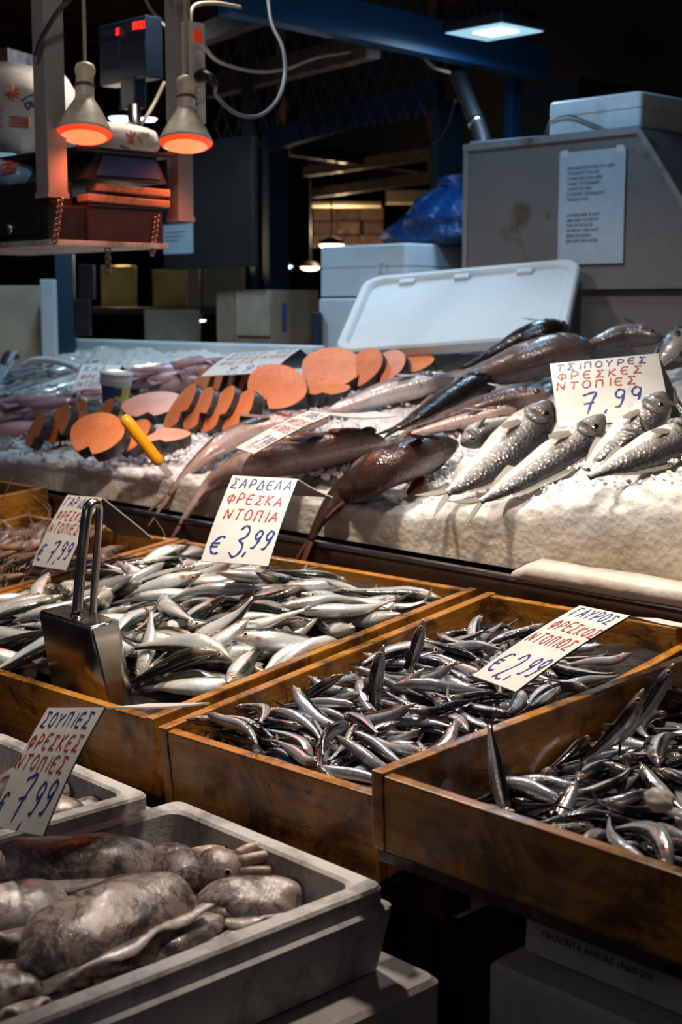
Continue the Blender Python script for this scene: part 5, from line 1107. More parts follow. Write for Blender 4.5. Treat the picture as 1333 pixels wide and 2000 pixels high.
price_card('anchovy price card reading 2,99 lying over the middle crate', (-1.194, 1.531, 1.085), (.888, -.447, .108), (.353, .812, .465), .152, .192, (.03, .15, -.037),
    [('ΓΑΥΡΟΣ', B, .10, .85, .12, .14, .1), ('ΦΡΕΣΚΟΣ', R_, .10, .66, .12, .135, .1), ('ΝΤΟΠΙΟΣ', R_, .06, .475, .12, .135, .1), ('€', B, .06, .10, .22, .24), ('2', B, .33, .05, .32, .26), (',', B, .58, .08, .2, .2), ('99', B, .66, .14, .2, .16)], 11)
price_card('large bream price card reading 7,99 among the sea bream', P(1190, 762, 2.76), (.73, .675, .1), (-.42, .45, .79), .212, .150, (.035, .06, -.125),
    [('ΤΣΙΠΟΥΡΕΣ', B, .05, .86, .10, .10), ('ΦΡΕΣΚΕΣ', R_, .05, .70, .12, .115), ('ΝΤΟΠΙΕΣ', R_, .03, .54, .12, .115), ('7', B, .22, .16, .32, .2), (',', B, .42, .16, .2, .2), ('99', B, .52, .22, .28, .15)], 14, 1.05)
price_card('slanted price card lying across the reddish fish', (-2.26, 1.975, 1.289), (.924, -.383, -.007), (.352, .842, .409), .130, .184, (-.0, .20, -.012),
    [('ΓΟΠΕΣ', B, .2, .84, .12, .14), ('ΦΡΕΣΚΕΣ', R_, .12, .64, .12, .13), ('ΝΤΟΠΙΕΣ', R_, .1, .46, .12, .13), ('7', B, .3, .08, .28, .22), (',99', B, .5, .1, .22, .17)], 17)
price_card('lilac-looking price card propped over the back salmon steaks', (-2.998, 2.507, 1.400), (.935, .348, .071), (-.352, .881, .317), .221, .180, (.0, .10, -.05),
    [('ΣΟΛΟΜΟΣ', B, .08, .80, .13, .13), ('ΦΡΕΣΚΟΣ', R_, .08, .58, .13, .13), ('ΦΕΤΑ', R_, .08, .38, .13, .13), ('9,99', B, .3, .08, .22, .15)], 20)
price_card('bluish price card standing behind the printed cup', (-3.608, 2.404, 1.317), (.808, .589, -.015), (-.443, .624, .644), .125, .183, (.0, .14, -.11),
    [('ΚΑΛ', B, .1, .82, .13, .2), ('ΦΡΕΣΚΑ', R_, .1, .62, .12, .14), ('ΝΤΟΠΙΑ', R_, .1, .44, .12, .14), ('€9', B, .2, .1, .26, .3)], 23)

# ------------------------------------------------------------ metal scoop
FBL, FBR = PY(100, 1350, 1.17), PY(226, 1382, 1.17); FTL, FTR = PY(73, 1192, 1.20), PY(176, 1224, 1.20); BTR = PY(234, 1209, 1.262); BTL = FTL + BTR - FTR
BBR = PY(266, 1378, 1.235); BBL = FBL + BBR - FBR
dn = V((0, .012, -.07))
org = (FBL + BBR)/2
sc_ = thing('metal_scoop', 'stainless steel scoop with loop handle stuck upright in the sardines', 'scoop', org)
vs = [FTL, FTR, BTR, BTL, FBL+dn, FBR+dn, BBR+dn, BBL+dn]
mb = MB().add([v_ - org for v_ in vs], [(0, 1, 2, 3), (4, 5, 1, 0), (5, 6, 2, 1), (6, 7, 3, 2), (7, 4, 0, 3)])
bm = bmesh.new(); me = mb.mesh('scoop_body', MAT['steel_scoop']); bm.from_mesh(me)
bmesh.ops.bevel(bm, geom=[e for e in bm.edges if not e.is_boundary], offset=.004, segments=3, affect='EDGES'); bm.to_mesh(me); bm.free()
o = link(bpy.data.objects.new('scoop_body', me), sc_); auto_smooth(o, 50); md = o.modifiers.new('sheet', 'SOLIDIFY'); md.thickness = .0018; md.offset = -1
c0 = (FTL + FTR + BTR + BTL)/4; d0 = (c0 - EYE).dot(FW)
hp = [P(150, 1205, d0-.01), P(156, 1130, d0-.01), P(163, 1060, d0-.01), P(170, 1002, d0-.008), P(176, 986, d0-.004), P(186, 982, d0+.004), P(193, 988, d0+.010), P(194, 1006, d0+.012), P(190, 1070, d0+.014), P(185, 1140, d0+.016), P(181, 1205, d0+.018)]
hd = MB().tube([q - org for q in catmull(hp, 48)], .0088, 12, flat=.7, upv=UP.cross(RT)).build('loop_handle', MAT['steel_scoop'], sc_, True)
for q in (hp[0], hp[-1]):
    MB().lathe([(.001, .0), (.016, .0), (.017, .003), (.010, .008), (.009, .012)], 14, Matrix.Translation(q - org - UP*.006)).build('weld', MAT['steel_scoop'], sc_, True)

# ------------------------------------------------------------ yellow-handled knife stuck in the ice
a, b = PI(314, 906, .0), None; D0 = (a - EYE).dot(FW); b = P(240, 812, D0 - .02)
kn = thing('yellow_knife', 'yellow-handled tool stuck in the ice before the salmon', 'knife', a)
dv = (b - a); Ls = dv.length
MB().tube([dv*u for u in (-.02, .0, .03, .10, .2, .5, .8, .93, .98, 1.0)], [.004, .010, .016, .0165, .0165, .0172, .0178, .0165, .012, .004], 14, flat=.85).build('handle', MAT['yellow_plastic'], kn, True)
MB().box((-.011, -.001, -.06), (.011, .001, .0), M=frame((0, 0, 0), RT, -FW, dv.normalized())).build('blade', MAT['steel_bright'], kn)

# ------------------------------------------------------------ printed cup
q = PI(224, 808, .012); cp = thing('printed_cup', 'small plastic cup with blue and yellow print behind the salmon', 'cup', Matrix.Translation(q) @ Matrix.Rotation(.12, 4, 'Y'))
prof = [(.001, 0), (.031, 0), (.033, .004), (.036, .03), (.039, .055), (.042, .08), (.043, .084), (.046, .085), (.046, .112), (.044, .115), (.001, .115)]
mb = MB(); mb.lathe(prof, 36); N = 36
vc = (EYE - q); a0 = math.atan2(vc.y, vc.x)
for i in range(len(prof)-1):
    for k in range(N):
        th = (2*math.pi*(k+.5)/N - a0 + math.pi) % (2*math.pi) - math.pi; z = (prof[i][1]+prof[i+1][1])/2
        m_ = 0 if z > .084 else (2 if (th > .15 + .35*math.sin(z*130) or z < .02) else 1)
        mb.mi[i*N+k] = m_
mb.build('cup_body', [MAT['cup_white'], MAT['cup_blue'], MAT['cup_yellow']], cp, True)
MB().lathe([(.044, .112), (.048, .113), (.048, .119), (.044, .120), (.001, .121)], 36).build('lid_rim', MAT['cup_white'], cp, True)

# ------------------------------------------------------------ things behind and above the counter
def nb(x, yt, yb, D, xl, xr):
    """axis-aligned box from its nearest upright edge (pixel x, yt..yb at depth D), left end xl and right end xr"""
    c = P(x, yt, D); zb = P(x, yb, D).z
    return V((PY(xl, (yt+yb)/2, c.y).x, c.y, zb)), V((c.x, PX(xr, (yt+yb)/2, c.x).y, c.z))
def bar(a, b, w_, h_, roll=None):
    d = (b - a); return MB().box((0, -w_/2, -h_/2), (d.length, w_/2, h_/2), M=frame(a, d, V((0, 0, 1)).cross(d)))
def solo(mb, name, mat, label, cat, smooth=False, group=None, kind=None): return tag(mb.build(name, MAT[mat], None, smooth), label, cat, group, kind)
def text(body, size, M, mat, parent, name='lettering', extrude=.0004):
    c = bpy.data.curves.new(name, 'FONT'); c.body = body; c.size = size; c.extrude = extrude; c.align_x = 'LEFT'; c.resolution_u = 3
    tmp = bpy.data.objects.new(name + '_tmp', c); COL.objects.link(tmp)
    me = bpy.data.meshes.new_from_object(tmp.evaluated_get(bpy.context.evaluated_depsgraph_get())); me.materials.clear(); me.materials.append(MAT[mat])
    bpy.data.objects.remove(tmp); o = link(bpy.data.objects.new(name, me), parent); o.matrix_local = M; return o

# steel frame of the stall
def beam(p, q, w_, h_, mat, label, name='steel_beam'): return solo(bar(p, q, w_, h_), name, mat, label, 'beam')
beam(P(440, -14, 3.82), P(1060, 124, 4.9), .06, .11, 'paint_blue', 'big blue steel beam crossing the top of the stall')
beam(P(525, 275, 5.75), P(862, 176, 5.22), .05, .085, 'paint_blue', 'blue steel cross beam under the lattice')
beam(P(380, 75, 4.7), P(575, 2, 4.15), .05, .06, 'wood_beam', 'grey wooden batten at the top, above the power strip', 'batten')
beam(P(410, 172, 5.4), P(730, 88, 4.3), .05, .075, 'wood_beam', 'grey wooden batten crossing behind the hanging cable', 'batten')
_a, _b = P(560, 290, 6.3), P(850, 330, 7.2); _mb = bar(_a, _b, .05, .06); _mb.box((_b.x - .03, _b.y - .03, _b.z), (_b.x + .03, _b.y + .03, 3.62)); _mb.box((_a.x - .03, _a.y - .03, _a.z), (_a.x + .03, _a.y + .03, 3.62)); solo(_mb, 'batten', 'wood_beam', 'upper roof purlin seen through the dark opening', 'beam')
beam(P(600, 335, 7.2), P(850, 300, 6.2), .05, .05, 'wood_beam', 'lower roof purlin seen through the dark opening', 'batten')
_a, _b = P(615, 378, 8.0), P(850, 345, 6.6); _mb = bar(_a, _b, .05, .05); _mb.box((_b.x - .025, _b.y - .025, _b.z), (_b.x + .025, _b.y + .025, 3.62)); solo(_mb, 'batten', 'wood_beam', 'lowest roof purlin above the warm far stall', 'beam')
beam(P(0, 110, 4.4), P(75, 130, 4.8), .05, .05, 'wood_beam', 'grey wooden batten at the far upper left', 'batten')
def column(x, yt, yb, D, xl, xr, mat, label, zb=0.0, name='steel_column'):
    lo, hi = nb(x, yt, yb, D, xl, xr); lo.z = zb
    t = thing(name, label, 'column', V((hi.x, lo.y, 0)))
    o = V((hi.x, lo.y, 0)); MB().box(lo - o, hi - o, bev=.004).build('shaft', MAT[mat], t)
    return t
t = column(1003, 90, 300, 5.0, 985, 1022, 'paint_blue', 'blue steel column behind the black pipe')
t = column(497, 190, 560, 5.9, 487, 512, 'paint_blue', 'thin blue column with worn paint beside the dark cabinet')
t = column(525, 240, 560, 5.85, 513, 565, 'paint_bluegrey', 'wide dark blue column left of the opening')
lo, hi = nb(858, 195, 380, 5.2, 842, 905); lo.z = 0; solo(MB().box(lo, hi), 'steel_panel', 'paint_bluegrey', 'dark blue steel panel behind the black pipe', 'panel')
lo, hi = nb(1130, 150, 330, 5.6, 1022, 1400); lo.z = 0; solo(MB().box(lo, hi), 'steel_panel', 'paint_bluegrey', 'wide dark blue panel above the rusty-edged foam box', 'panel')
# expanded-metal lattice
la, lb = P(420, 250, 6.2), P(850, 165, 4.85); lz0, lz1 = 2.42, 2.95
lt = thing('metal_lattice', 'dark diamond lattice panel above the blue cross beam', 'lattice', la)
ld = V((lb.x-la.x, lb.y-la.y, 0)); LL = ld.length; ld.normalize(); zA, zB = la.z - .12, la.z + .62
H = zB - zA; stp = .105; wvar = []
for sg in (1, -1):
    k = -H/ (1.5); 
    x = -H/1.5
    while x < LL:
        a0, a1 = x, x + H/1.5
        c0, c1 = max(a0, 0), min(a1, LL)
        if c1 > c0:
            za, zb = zA + (c0-a0)*1.5, zA + (c1-a0)*1.5
            if sg < 0: za, zb = zB - (za - zA), zB - (zb - zA)
            bar(ld*c0 + V((0, 0, za - la.z)) + V((0, .004*sg, 0)), ld*c1 + V((0, 0, zb - la.z)) + V((0, .004*sg, 0)), .006, .012).build('strand', MAT['paint_bluegrey'], lt)
        x += stp
# black waste pipe
pp = [P(880, 110, 4.7), P(900, 160, 4.65), P(922, 215, 4.6), P(940, 262, 4.55), P(948, 300, 4.5)]
t = thing('black_pipe', 'black corrugated pipe bending down behind the grey cabinet', 'pipe', pp[-1])
MB().tube([q - pp[-1] for q in catmull(pp, 24)], [.026*(1+.05*(i % 2)) for i in range(24)], 12).build('hose', MAT['black_plastic'], t, True)
MB().tube([q - pp[-1] for q in catmull(pp, 24)[14:16]], .031, 12).build('clamp', MAT['steel_bright'], t, True)

# LED floodlight
lc = P(966, 62, 4.3); 
led = thing('led_floodlight', 'square LED floodlight hanging at the upper right, lit cool white', 'lamp', frame(lc, (1, 0, 0), (0, 1, 0)))
W2, D2 = .12, .105
MB().box((-W2, -D2, 0), (W2, D2, .03), bev=.006).build('housing', MAT['black_plastic'], led)
for k in range(7): MB().box((-W2*.8 + k*W2*1.6/6 - .004, -D2*.8, .03), (-W2*.8 + k*W2*1.6/6 + .004, D2*.8, .055)).build('cooling_fin', MAT['black_plastic'], led)
gl = MB().box((-W2*.92, -D2*.92, -.003), (W2*.92, D2*.92, .001)).build('glass_face', MAT['led_face'], led)
MB().box((-W2*.35, -D2*.45, -.0045), (W2*.55, D2*.35, -.003)).build('light_array', MAT['led_core'], gl)
for s in (-1, 1): MB().box((s*W2*.6 - .008, -.008, .03), (s*W2*.6 + .008, .008, 3.62 - lc.z)).build('hanger', MAT['black_plastic'], led)
lamp('floodlight_beam', 'AREA', lc - V((0, 0, .02)), 5, COOL, size=(.2, .18), target=lc - V((0, 0, 1)))

# ------------------------------------------------------------ grey cabinet at the right
YC = 3.26
pts = [PY(908, 297, YC), PY(1248, 250, YC), PY(1345, 408, YC), PY(1345, 538, YC), PY(908, 560, YC)]
o0 = PY(908, 560, YC); zs = o0.z
cab = thing('grey_cabinet', 'rusty grey sheet-metal cabinet with slanted side and paper notice', 'cabinet', V((o0.x, YC, 0)))
def xz(p): return (p.x - o0.x, p.z)
MX = Matrix(((1, 0, 0, 0), (0, 0, -1, 0), (0, 1, 0, 0), (0, 0, 0, 1)))     # prism axis -> depth
poly = [xz(p) for p in pts]; poly[0] = (poly[0][0], poly[1][1]); _sl = (poly[2][0] - poly[1][0])/(poly[1][1] - poly[2][1]); poly[3] = (poly[2][0] + (poly[2][1] - zs)*_sl, zs); poly[4] = (0, zs)
MB().prism(poly, -.62, 0, M=MX).build('upper_body', MAT['paint_grey'], cab)
MB().box((.02, .012, 0.0), (1.2, .62, zs - .012)).build('lower_body', MAT['paint_grey'], cab)
MB().box((-.008, -.012, zs - .012), (1.21, .6, zs + .012)).build('seam_rail', MAT['paint_grey'], cab)
tz = poly[1][1]
MB().box((-.006, -.008, tz - .014), (poly[1][0] + .004, .0, tz + .006)).build('top_edge', MAT['paint_post'], cab)
a, b = V((poly[1][0], 0, poly[1][1])), V((poly[2][0], 0, poly[2][1])); bar(a + V((0, -.004, 0)), b + V((0, -.004, 0)), .010, .016).build('slanted_edge', MAT['paint_post'], cab)
MB().box((-.006, -.006, zs + .012), (.012, 0, tz)).build('corner_edge', MAT['paint_post'], cab)
# notice taped on it
nt_c = PY(1155, 405, YC - .006)
nw, nh = (PY(1219, 405, YC).x - PY(1091, 405, YC).x), (PY(1155, 296, YC).z - PY(1155, 518, YC).z)
nt = thing('paper_notice', 'laminated white paper notice taped to the grey cabinet', 'notice', frame(nt_c, (1, 0, 0), (0, 0, 1)))
MB().box((-nw/2, -nh/2, -.001), (nw/2, nh/2, .001)).build('sheet', MAT['paper_blue'], nt)
rows = ['ΕΝΗΜΕΡΩΝΟΥΜΕ ΟΤΙ ΔΕΝ', 'ΥΠΟΧΡΕΟΥΤΑΙ ΝΑ', 'ΠΛΗΡΩΣΕΙ ΕΑΝ ΔΕΝ', 'ΛΑΒΕΙ ΤΟ ΝΟΜΙΜΟ', 'ΠΑΡΑΣΤΑΤΙΚΟ', 'ΣΤΟΙΧΕΙΟ (ΑΠΟΔΕΙΞΗ', 'ΤΙΜΟΛΟΓΙΟ)', '', '', '«CONSUMER IS NOT', 'OBLIGED TO PAY IF', 'THE NOTICE OF', 'PAYMENT HAS NOT', 'BEEN RECEIVED', '(RECEIPT-INVOICE)»']
for k, s in enumerate(rows):
    if s: text(s, nh*.040, Matrix.Translation((-nw*.37, nh*(.34 - k*.046), .0016)), 'ink_grey', nt)
for sx in (-1, 1): MB().box((sx*nw*.42 - .012, nh*.46, .001), (sx*nw*.42 + .012, nh*.52, .0018)).build('tape', MAT['cup_white'], nt)
# rust-stained foam box on the cabinet
lo, hi = nb(1245, 190, 252, 3.98, 1071, 1440)
lo.z = poly[1][1] + .002; lo.y = YC + .02; 
fb = foam_box(Matrix.Translation((PY(1071, 240, YC + .03).x, YC + .03, lo.z)), PY(1252, 220, YC+.03).x - PY(1071, 240, YC+.03).x, .42, P(1245, 190, 3.9).z - lo.z + .005, 'white foam box with rusty stains on top of the grey cabinet', 'foam_rusty', lid=True)
wp = [V((-2.62, YC+.026, lo.z+.0)), V((-2.60, YC+.024, lo.z + .045)), V((-2.53, YC+.02, lo.z + .055)), V((-2.46, YC+.02, lo.z + .03)), V((-2.40, YC+.02, lo.z + .006))]
solo(MB().tube(catmull(wp, 24), .003, 6), 'rusty_wire', 'chain_metal', 'loop of rusty wire in front of the stained foam box', 'wire', True)
mb = MB()
for k in range(4): mb.box((-.13, -.09 + .004*k, .003*k), (.13, .09 + .004*k, .003*k + .0025), M=Matrix.Rotation(.05*k, 4, 'Z'))
o = mb.build('loose_paper', MAT['paper_blue'], None, False, Matrix.Translation(V((o0.x + .13, YC + .10, tz + .002)))); tag(o, 'loose papers lying on the left end of the grey cabinet', 'paper')

# ------------------------------------------------------------ foam boxes, lid, blue bag
lo, hi = nb(793, 476, 690, 4.62, 625, 915)
wd, dp = hi.x - lo.x, .40; hs = hi.z - lo.z; zsm = P(793, 582, 4.62).z
foam_box(Matrix.Translation((lo.x, lo.y, zsm + .003)), wd, dp, hi.z - zsm, 'clean white foam box marked with a scribble, topmost behind the lid', 'foam_clean', lid=True)
bxt = [o for o in COL.objects if o.name.startswith('foam_box') and o.type == 'EMPTY'][-1]
sg = thing_sg = MB()
for st in strokes('ΣΙ', 0, 0, .035, .03, .1, .05, random.Random(4)): ribbon(thing_sg, st, .003, 0)
so = thing_sg.build('marker_scribble', MAT['ink_blue'], bxt); so.matrix_local = frame((wd*.70, -.0012, (hi.z - zsm)*.45), (1, 0, 0), (0, 0, 1))
foam_box(Matrix.Translation((lo.x - .005, lo.y - .006, 1.03)), wd + .01, dp, zsm - 1.03, 'clean white foam box below the scribbled one', 'foam_clean', lid=True)
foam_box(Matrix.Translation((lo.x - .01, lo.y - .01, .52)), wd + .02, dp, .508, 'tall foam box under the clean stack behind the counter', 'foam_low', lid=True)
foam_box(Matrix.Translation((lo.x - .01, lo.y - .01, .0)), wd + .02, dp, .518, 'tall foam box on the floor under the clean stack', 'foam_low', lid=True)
# the lid
lw, lh = .628, .416
lid = thing('foam_box_cover', 'large white foam box lid leaning behind the fish', 'lid', frame((-2.628, 2.938, 1.5552), (.873, .481, .079), (-.453, .74, .497)))
def lring(ins, r, z, mb):
    b = len(mb.v); mb.v += [V((x - lw/2, y - lh/2, z)) for x, y in rrect(ins, ins, lw-ins, lh-ins, r, 6)]; return b
mb = MB(); n = 28
bs = [lring(*p, mb) for p in ((.006, .05, -.03), (0, .055, -.024), (0, .055, .0), (.006, .05, .006), (.022, .045, .006), (.028, .04, .0), (.030, .04, -.010), (.034, .04, -.010), (.05, .03, -.0085))]
for a, b in zip(bs, bs[1:]):
    for k in range(n): mb.f.append([a+k, a+(k+1) % n, b+(k+1) % n, b+k]); mb.mi.append(0)
mb.f += [list(range(bs[0], bs[0]+n))[::-1], list(range(bs[-1], bs[-1]+n))]; mb.mi += [0, 0]
auto_smooth(mb.build('panel', MAT['foam_clean'], lid), 35)
for x in (-.18, -.02, .16): MB().box((x - .022, lh/2 - .052, -.0095), (x + .022, lh/2 - .028, .003), bev=.003).build('rim_tab', MAT['foam_clean'], lid)
# blue plastic bag
bc = P(832, 440, 4.78); bc.z = hi.z
vs = []; fs = []; n, m = 30, 16
for i in range(m+1):
    v_ = i/m; r = [.235, .25, .245, .225, .19, .15, .10, .05][min(7, int(v_*8))] if False else lerp_table([(0, .20), (.12, .245), (.4, .22), (.65, .16), (.8, .09), (.9, .05), (1, .065)], v_)
    for k in range(n):
        th = 2*math.pi*k/n; d = 1 + .22*noise.noise(V((math.cos(th)*1.6, math.sin(th)*1.6, v_*3))) + .10*noise.noise(V((math.cos(th)*5, math.sin(th)*5, v_*9)))
        vs.append(V((r*d*math.cos(th)*1.05, r*d*math.sin(th)*.75, v_*.225*(1 + .1*noise.noise(V((th, 0, v_)))))))
fs = [(i*n+k, i*n+(k+1) % n, (i+1)*n+(k+1) % n, (i+1)*n+k) for i in range(m) for k in range(n)] + [tuple(range(n))[::-1], tuple(range(m*n, (m+1)*n))]
t = thing('blue_bag', 'crumpled blue plastic bag on top of the white foam boxes', 'bag', Matrix.Translation(bc + V((.02, .12, .003))))
MB().add(vs, fs).build('bag_body', MAT['bag_blue'], t, True)
MB().lathe([(.05, .195), (.058, .2), (.058, .208), (.05, .213)], 16).build('tied_neck', MAT['bag_blue'], t, True)

# ------------------------------------------------------------ hanging shelf at the left
def post(x, yb, D, w_, label):
    c = P(x, yb, D); t = thing('hanging_post', label, 'post', c)
    MB().box((-w_, 0, 0), (0, w_, 3.62 - c.z), bev=.003).build('shaft', MAT['paint_post'], t)
    MB().box((-w_ - .002, -.002, .0), (.002, w_ + .002, .012)).build('end_cap', MAT['paint_post'], t)
    return c
p1 = post(95, 385, 3.10, .05, 'left hanging grey steel post, next to the first red lamp')
p2 = post(350, 432, 3.42, .045, 'right hanging grey steel post, behind the second red lamp')
N_ = P(99, 478, 3.12); sz = N_.z
bw, bd = .62, PX(330, 496, N_.x).y - N_.y
solo(MB().box((N_.x - bw, N_.y, sz), (N_.x, N_.y + bd, sz + .012), bev=.002), 'shelf_board', 'foam_grey', 'pale hanging shelf board under the cash drawer', 'shelf')
sz += .0125
dr = thing('cash_drawer', 'black cash drawer with a round lock on the hanging shelf', 'cash drawer', V((N_.x - .02, N_.y + .008, sz)))
zt = P(105, 398, 3.12).z - sz
MB().box((-.50, 0, 0), (-.002, .10, zt), bev=.004).build('case', MAT['black_plastic'], dr)
MB().box((-.48, -.006, .012), (-.03, .0, zt - .012), bev=.002).build('drawer_front', MAT['black_plastic'], dr)
lx = PY(17, 455, N_.y).x - (N_.x - .02)
MB().lathe([(.014, 0), (.014, .004), (.010, .006), (.001, .006)], 16, Matrix.Translation((lx, -.006, zt*.38)) @ Matrix.Rotation(math.pi/2, 4, 'X')).build('lock', MAT['steel_bright'], dr, True)
MB().box((lx + .03, -.0075, zt*.42), (lx + .10, -.006, zt*.46)).build('slot', MAT['black_glossy'], dr)
cs = thing('brown_case', 'dark brown case on the hanging shelf behind the chains', 'case', V((N_.x - .012, N_.y + .108, sz)))
bw2 = bd - .115
MB().box((-.40, 0, 0), (0, bw2, zt*1.0), bev=.004).build('case_body', MAT['brown_case'], cs)
MB().box((-.40, 0, zt), (.004, bw2, zt + .008), bev=.002).build('case_lid', MAT['brown_case'], cs)
z2 = sz + zt + .009
for k, (dy, ln, dz, rx) in enumerate(((.02, bw2 + .02, .004, 0), (.05, bw2 + .0, .030, 0))):
    o = MB().box((-.05, 0, 0), (0, ln, .017), bev=.003).build('plank', MAT['wood_pale']); o.matrix_world = TR(N_.x - .004 - .012*k, N_.y + .085 + dy, z2 + dz - .004 + .001, 0, -.02)
    tag(o, ('lower rough plank lit red on the brown case', 'upper rough plank lit red under the glossy scale')[k], 'plank')
z3 = z2 + .052
sc2 = thing('weighing_scale', 'black weighing scale with blue glossy side and raised digital display', 'scale', V((N_.x - .01, N_.y + .10, z3)))
hgt = P(135, 296, 3.16).z - z3
MB().prism([(0, 0), (bw2 + .02, 0), (bw2 - .01, hgt), (.03, hgt)], -.34, 0, M=Matrix(((0, 0, 1, 0), (1, 0, 0, 0), (0, 1, 0, 0), (0, 0, 0, 1)))).build('body', MAT['black_plastic'], sc2)
MB().prism([(.03, hgt*.15), (bw2 - .0, hgt*.15), (bw2 - .015, hgt*.93), (.048, hgt*.93)], 0, .004, M=Matrix(((0, 0, 1, 0), (1, 0, 0, 0), (0, 1, 0, 0), (0, 0, 0, 1)))).build('side_panel', MAT['screen_blue'], sc2)
MB().box((-.36, -.02, hgt), (.02, bw2 + .03, hgt + .012), bev=.004).build('weighing_plate', MAT['black_plastic'], sc2)
so_ = V((N_.x - .01, N_.y + .10, z3))
def rel(x, y, D): return P(x, y, D) - so_
zp0, zp1 = rel(262, 238, 3.55), rel(262, 205, 3.55)
MB().tube([V((zp0.x, zp0.y, hgt + .01)), V((zp1.x, zp1.y, zp1.z))], .017, 12).build('rod', MAT['steel_bright'], sc2, True)
lo, hi = nb(262, 148, 208, 3.53, 235, 286); MB().box(lo - so_, hi - so_, bev=.004).build('neck', MAT['navy_plastic'], sc2)
lo, hi = nb(284, 28, 148, 3.48, 193, 318); dsp = MB().box(lo - so_, hi - so_, bev=.004).build('display_head', MAT['navy_plastic'], sc2)
fy = lo.y - .002
def dpan(x0, y0, x1, y1, mat, dy, nm, par):
    a, b = PY(x0, y1, fy - dy) - so_, PY(x1, y0, fy - dy) - so_; return MB().box((a.x, a.y - .001, a.z), (b.x, a.y + .001, b.z)).build(nm, MAT[mat], par)
for q in ((200, 52, 234, 74), (242, 36, 284, 66), (200, 78, 234, 140), (242, 76, 284, 106)): dpan(*q, 'black_glossy', 0, 'window_panel', dsp)
def seg7(x0, y0, x1, y1, digit):
    S7 = {'8': 'abcdefg', '0': 'abcdef', '1': 'bc', '6': 'acdefg'}[digit]; mb = MB(); a, b = PY(x0, y1, fy - .004) - so_, PY(x1, y0, fy - .004) - so_
    w_, h_ = b.x - a.x, b.z - a.z; t_ = w_*.20
    R = {'a': (0, h_-t_, w_, h_), 'g': (0, h_/2-t_/2, w_, h_/2+t_/2), 'd': (0, 0, w_, t_), 'f': (0, h_/2, t_, h_), 'e': (0, 0, t_, h_/2), 'b': (w_-t_, h_/2, w_, h_), 'c': (w_-t_, 0, w_, h_/2)}
    for s in S7: r = R[s]; mb.box((a.x + r[0], a.y - .001, a.z + r[1]), (a.x + r[2], a.y, a.z + r[3]))
    mb.build('digit', MAT['digit_red'], dsp)
seg7(260, 42, 267, 58, '8'); seg7(269, 41, 275, 57, '0'); seg7(276, 40, 282, 56, '0'); seg7(227, 55, 232, 69, '0')

def chain(a, b, label, r=.0075, n=16):
    t = thing('chain', label, 'chain', a); d = (b - a)
    for k in range(n):
        c = d*((k + .5)/n); ax = d.normalized(); sd = ax.orthogonal().normalized(); sd = Quaternion(ax, math.pi/2*(k % 2) + .4) @ sd
        ln = d.length/n*.72; pts = [c + ax*(ln*math.cos(th)) + sd*(r*math.sin(th)) for th in [2*math.pi*i/12 for i in range(13)]]
        MB().tube(pts, .0021, 6, cap=False).build('link', MAT['chain_metal'], t, True)
chain(P(118, 387, 3.115), P(106, 479, 3.118), 'rusty chain below the left hanging post')
chain(P(306, 420, 3.32), P(297, 498, 3.32), 'rusty chain at the right end of the hanging shelf')
_ca = V((N_.x - .06, N_.y + .19, N_.z - .001)); chain(_ca, _ca - V((0, 0, .055)), 'short rusty chain hanging beneath the shelf', n=7)

# power strip on the right post
a = P(352, 40, 3.36); lo, hi = nb(368, 40, 235, 3.30, 349, 402)
ps = thing('power_strip', 'white power strip fixed upright on the right hanging post', 'power strip', V((hi.x, lo.y, lo.z)))
o0_ = V((hi.x, lo.y, lo.z)); hh = hi.z - lo.z; ww = hi.y - lo.y
MB().box((-.028, 0, 0), (0, ww, hh), bev=.004).build('strip_body', MAT['white_plastic'], ps)
sw_ = MB().box((0, ww*.3, hh*.80), (.005, ww*.75, hh*.92), bev=.001).build('switch', MAT['neon_red'], ps)
MRX = Matrix.Rotation(math.pi/2, 4, 'Y')
for k, zz in enumerate((.66, .46, .28, .11)):
    MB().lathe([(.0165, -.004), (.0175, .001), (.0165, .002), (.013, .0), (.012, -.008), (.001, -.008)], 18, Matrix.Translation((.002, ww*.52, hh*zz)) @ MRX).build('socket', MAT['white_plastic'], ps, True)
pg = V((o0_.x, o0_.y + ww*.52, o0_.z + hh*.46))
cb = thing('black_plug', 'black plug with dark cable looping from the power strip', 'plug', pg)
MB().tube([V((.0, 0, 0)), V((.02, 0, .002)), V((.045, 0, -.006)), V((.06, .004, -.025))], [.014, .016, .011, .007], 12).build('plug_body', MAT['black_plastic'], cb, True)
cp_ = [pg + V((.06, .004, -.025)), P(425, 190, 3.4), P(462, 222, 3.45), P(505, 226, 3.5), P(540, 198, 3.55), P(556, 150, 3.6), P(553, 95, 3.6), P(530, 40, 3.6), P(522, -40, 3.6)]
MB().tube([q - pg for q in catmull(cp_, 60)], .0046, 8).build('cable', MAT['cord_grey'], cb, True)

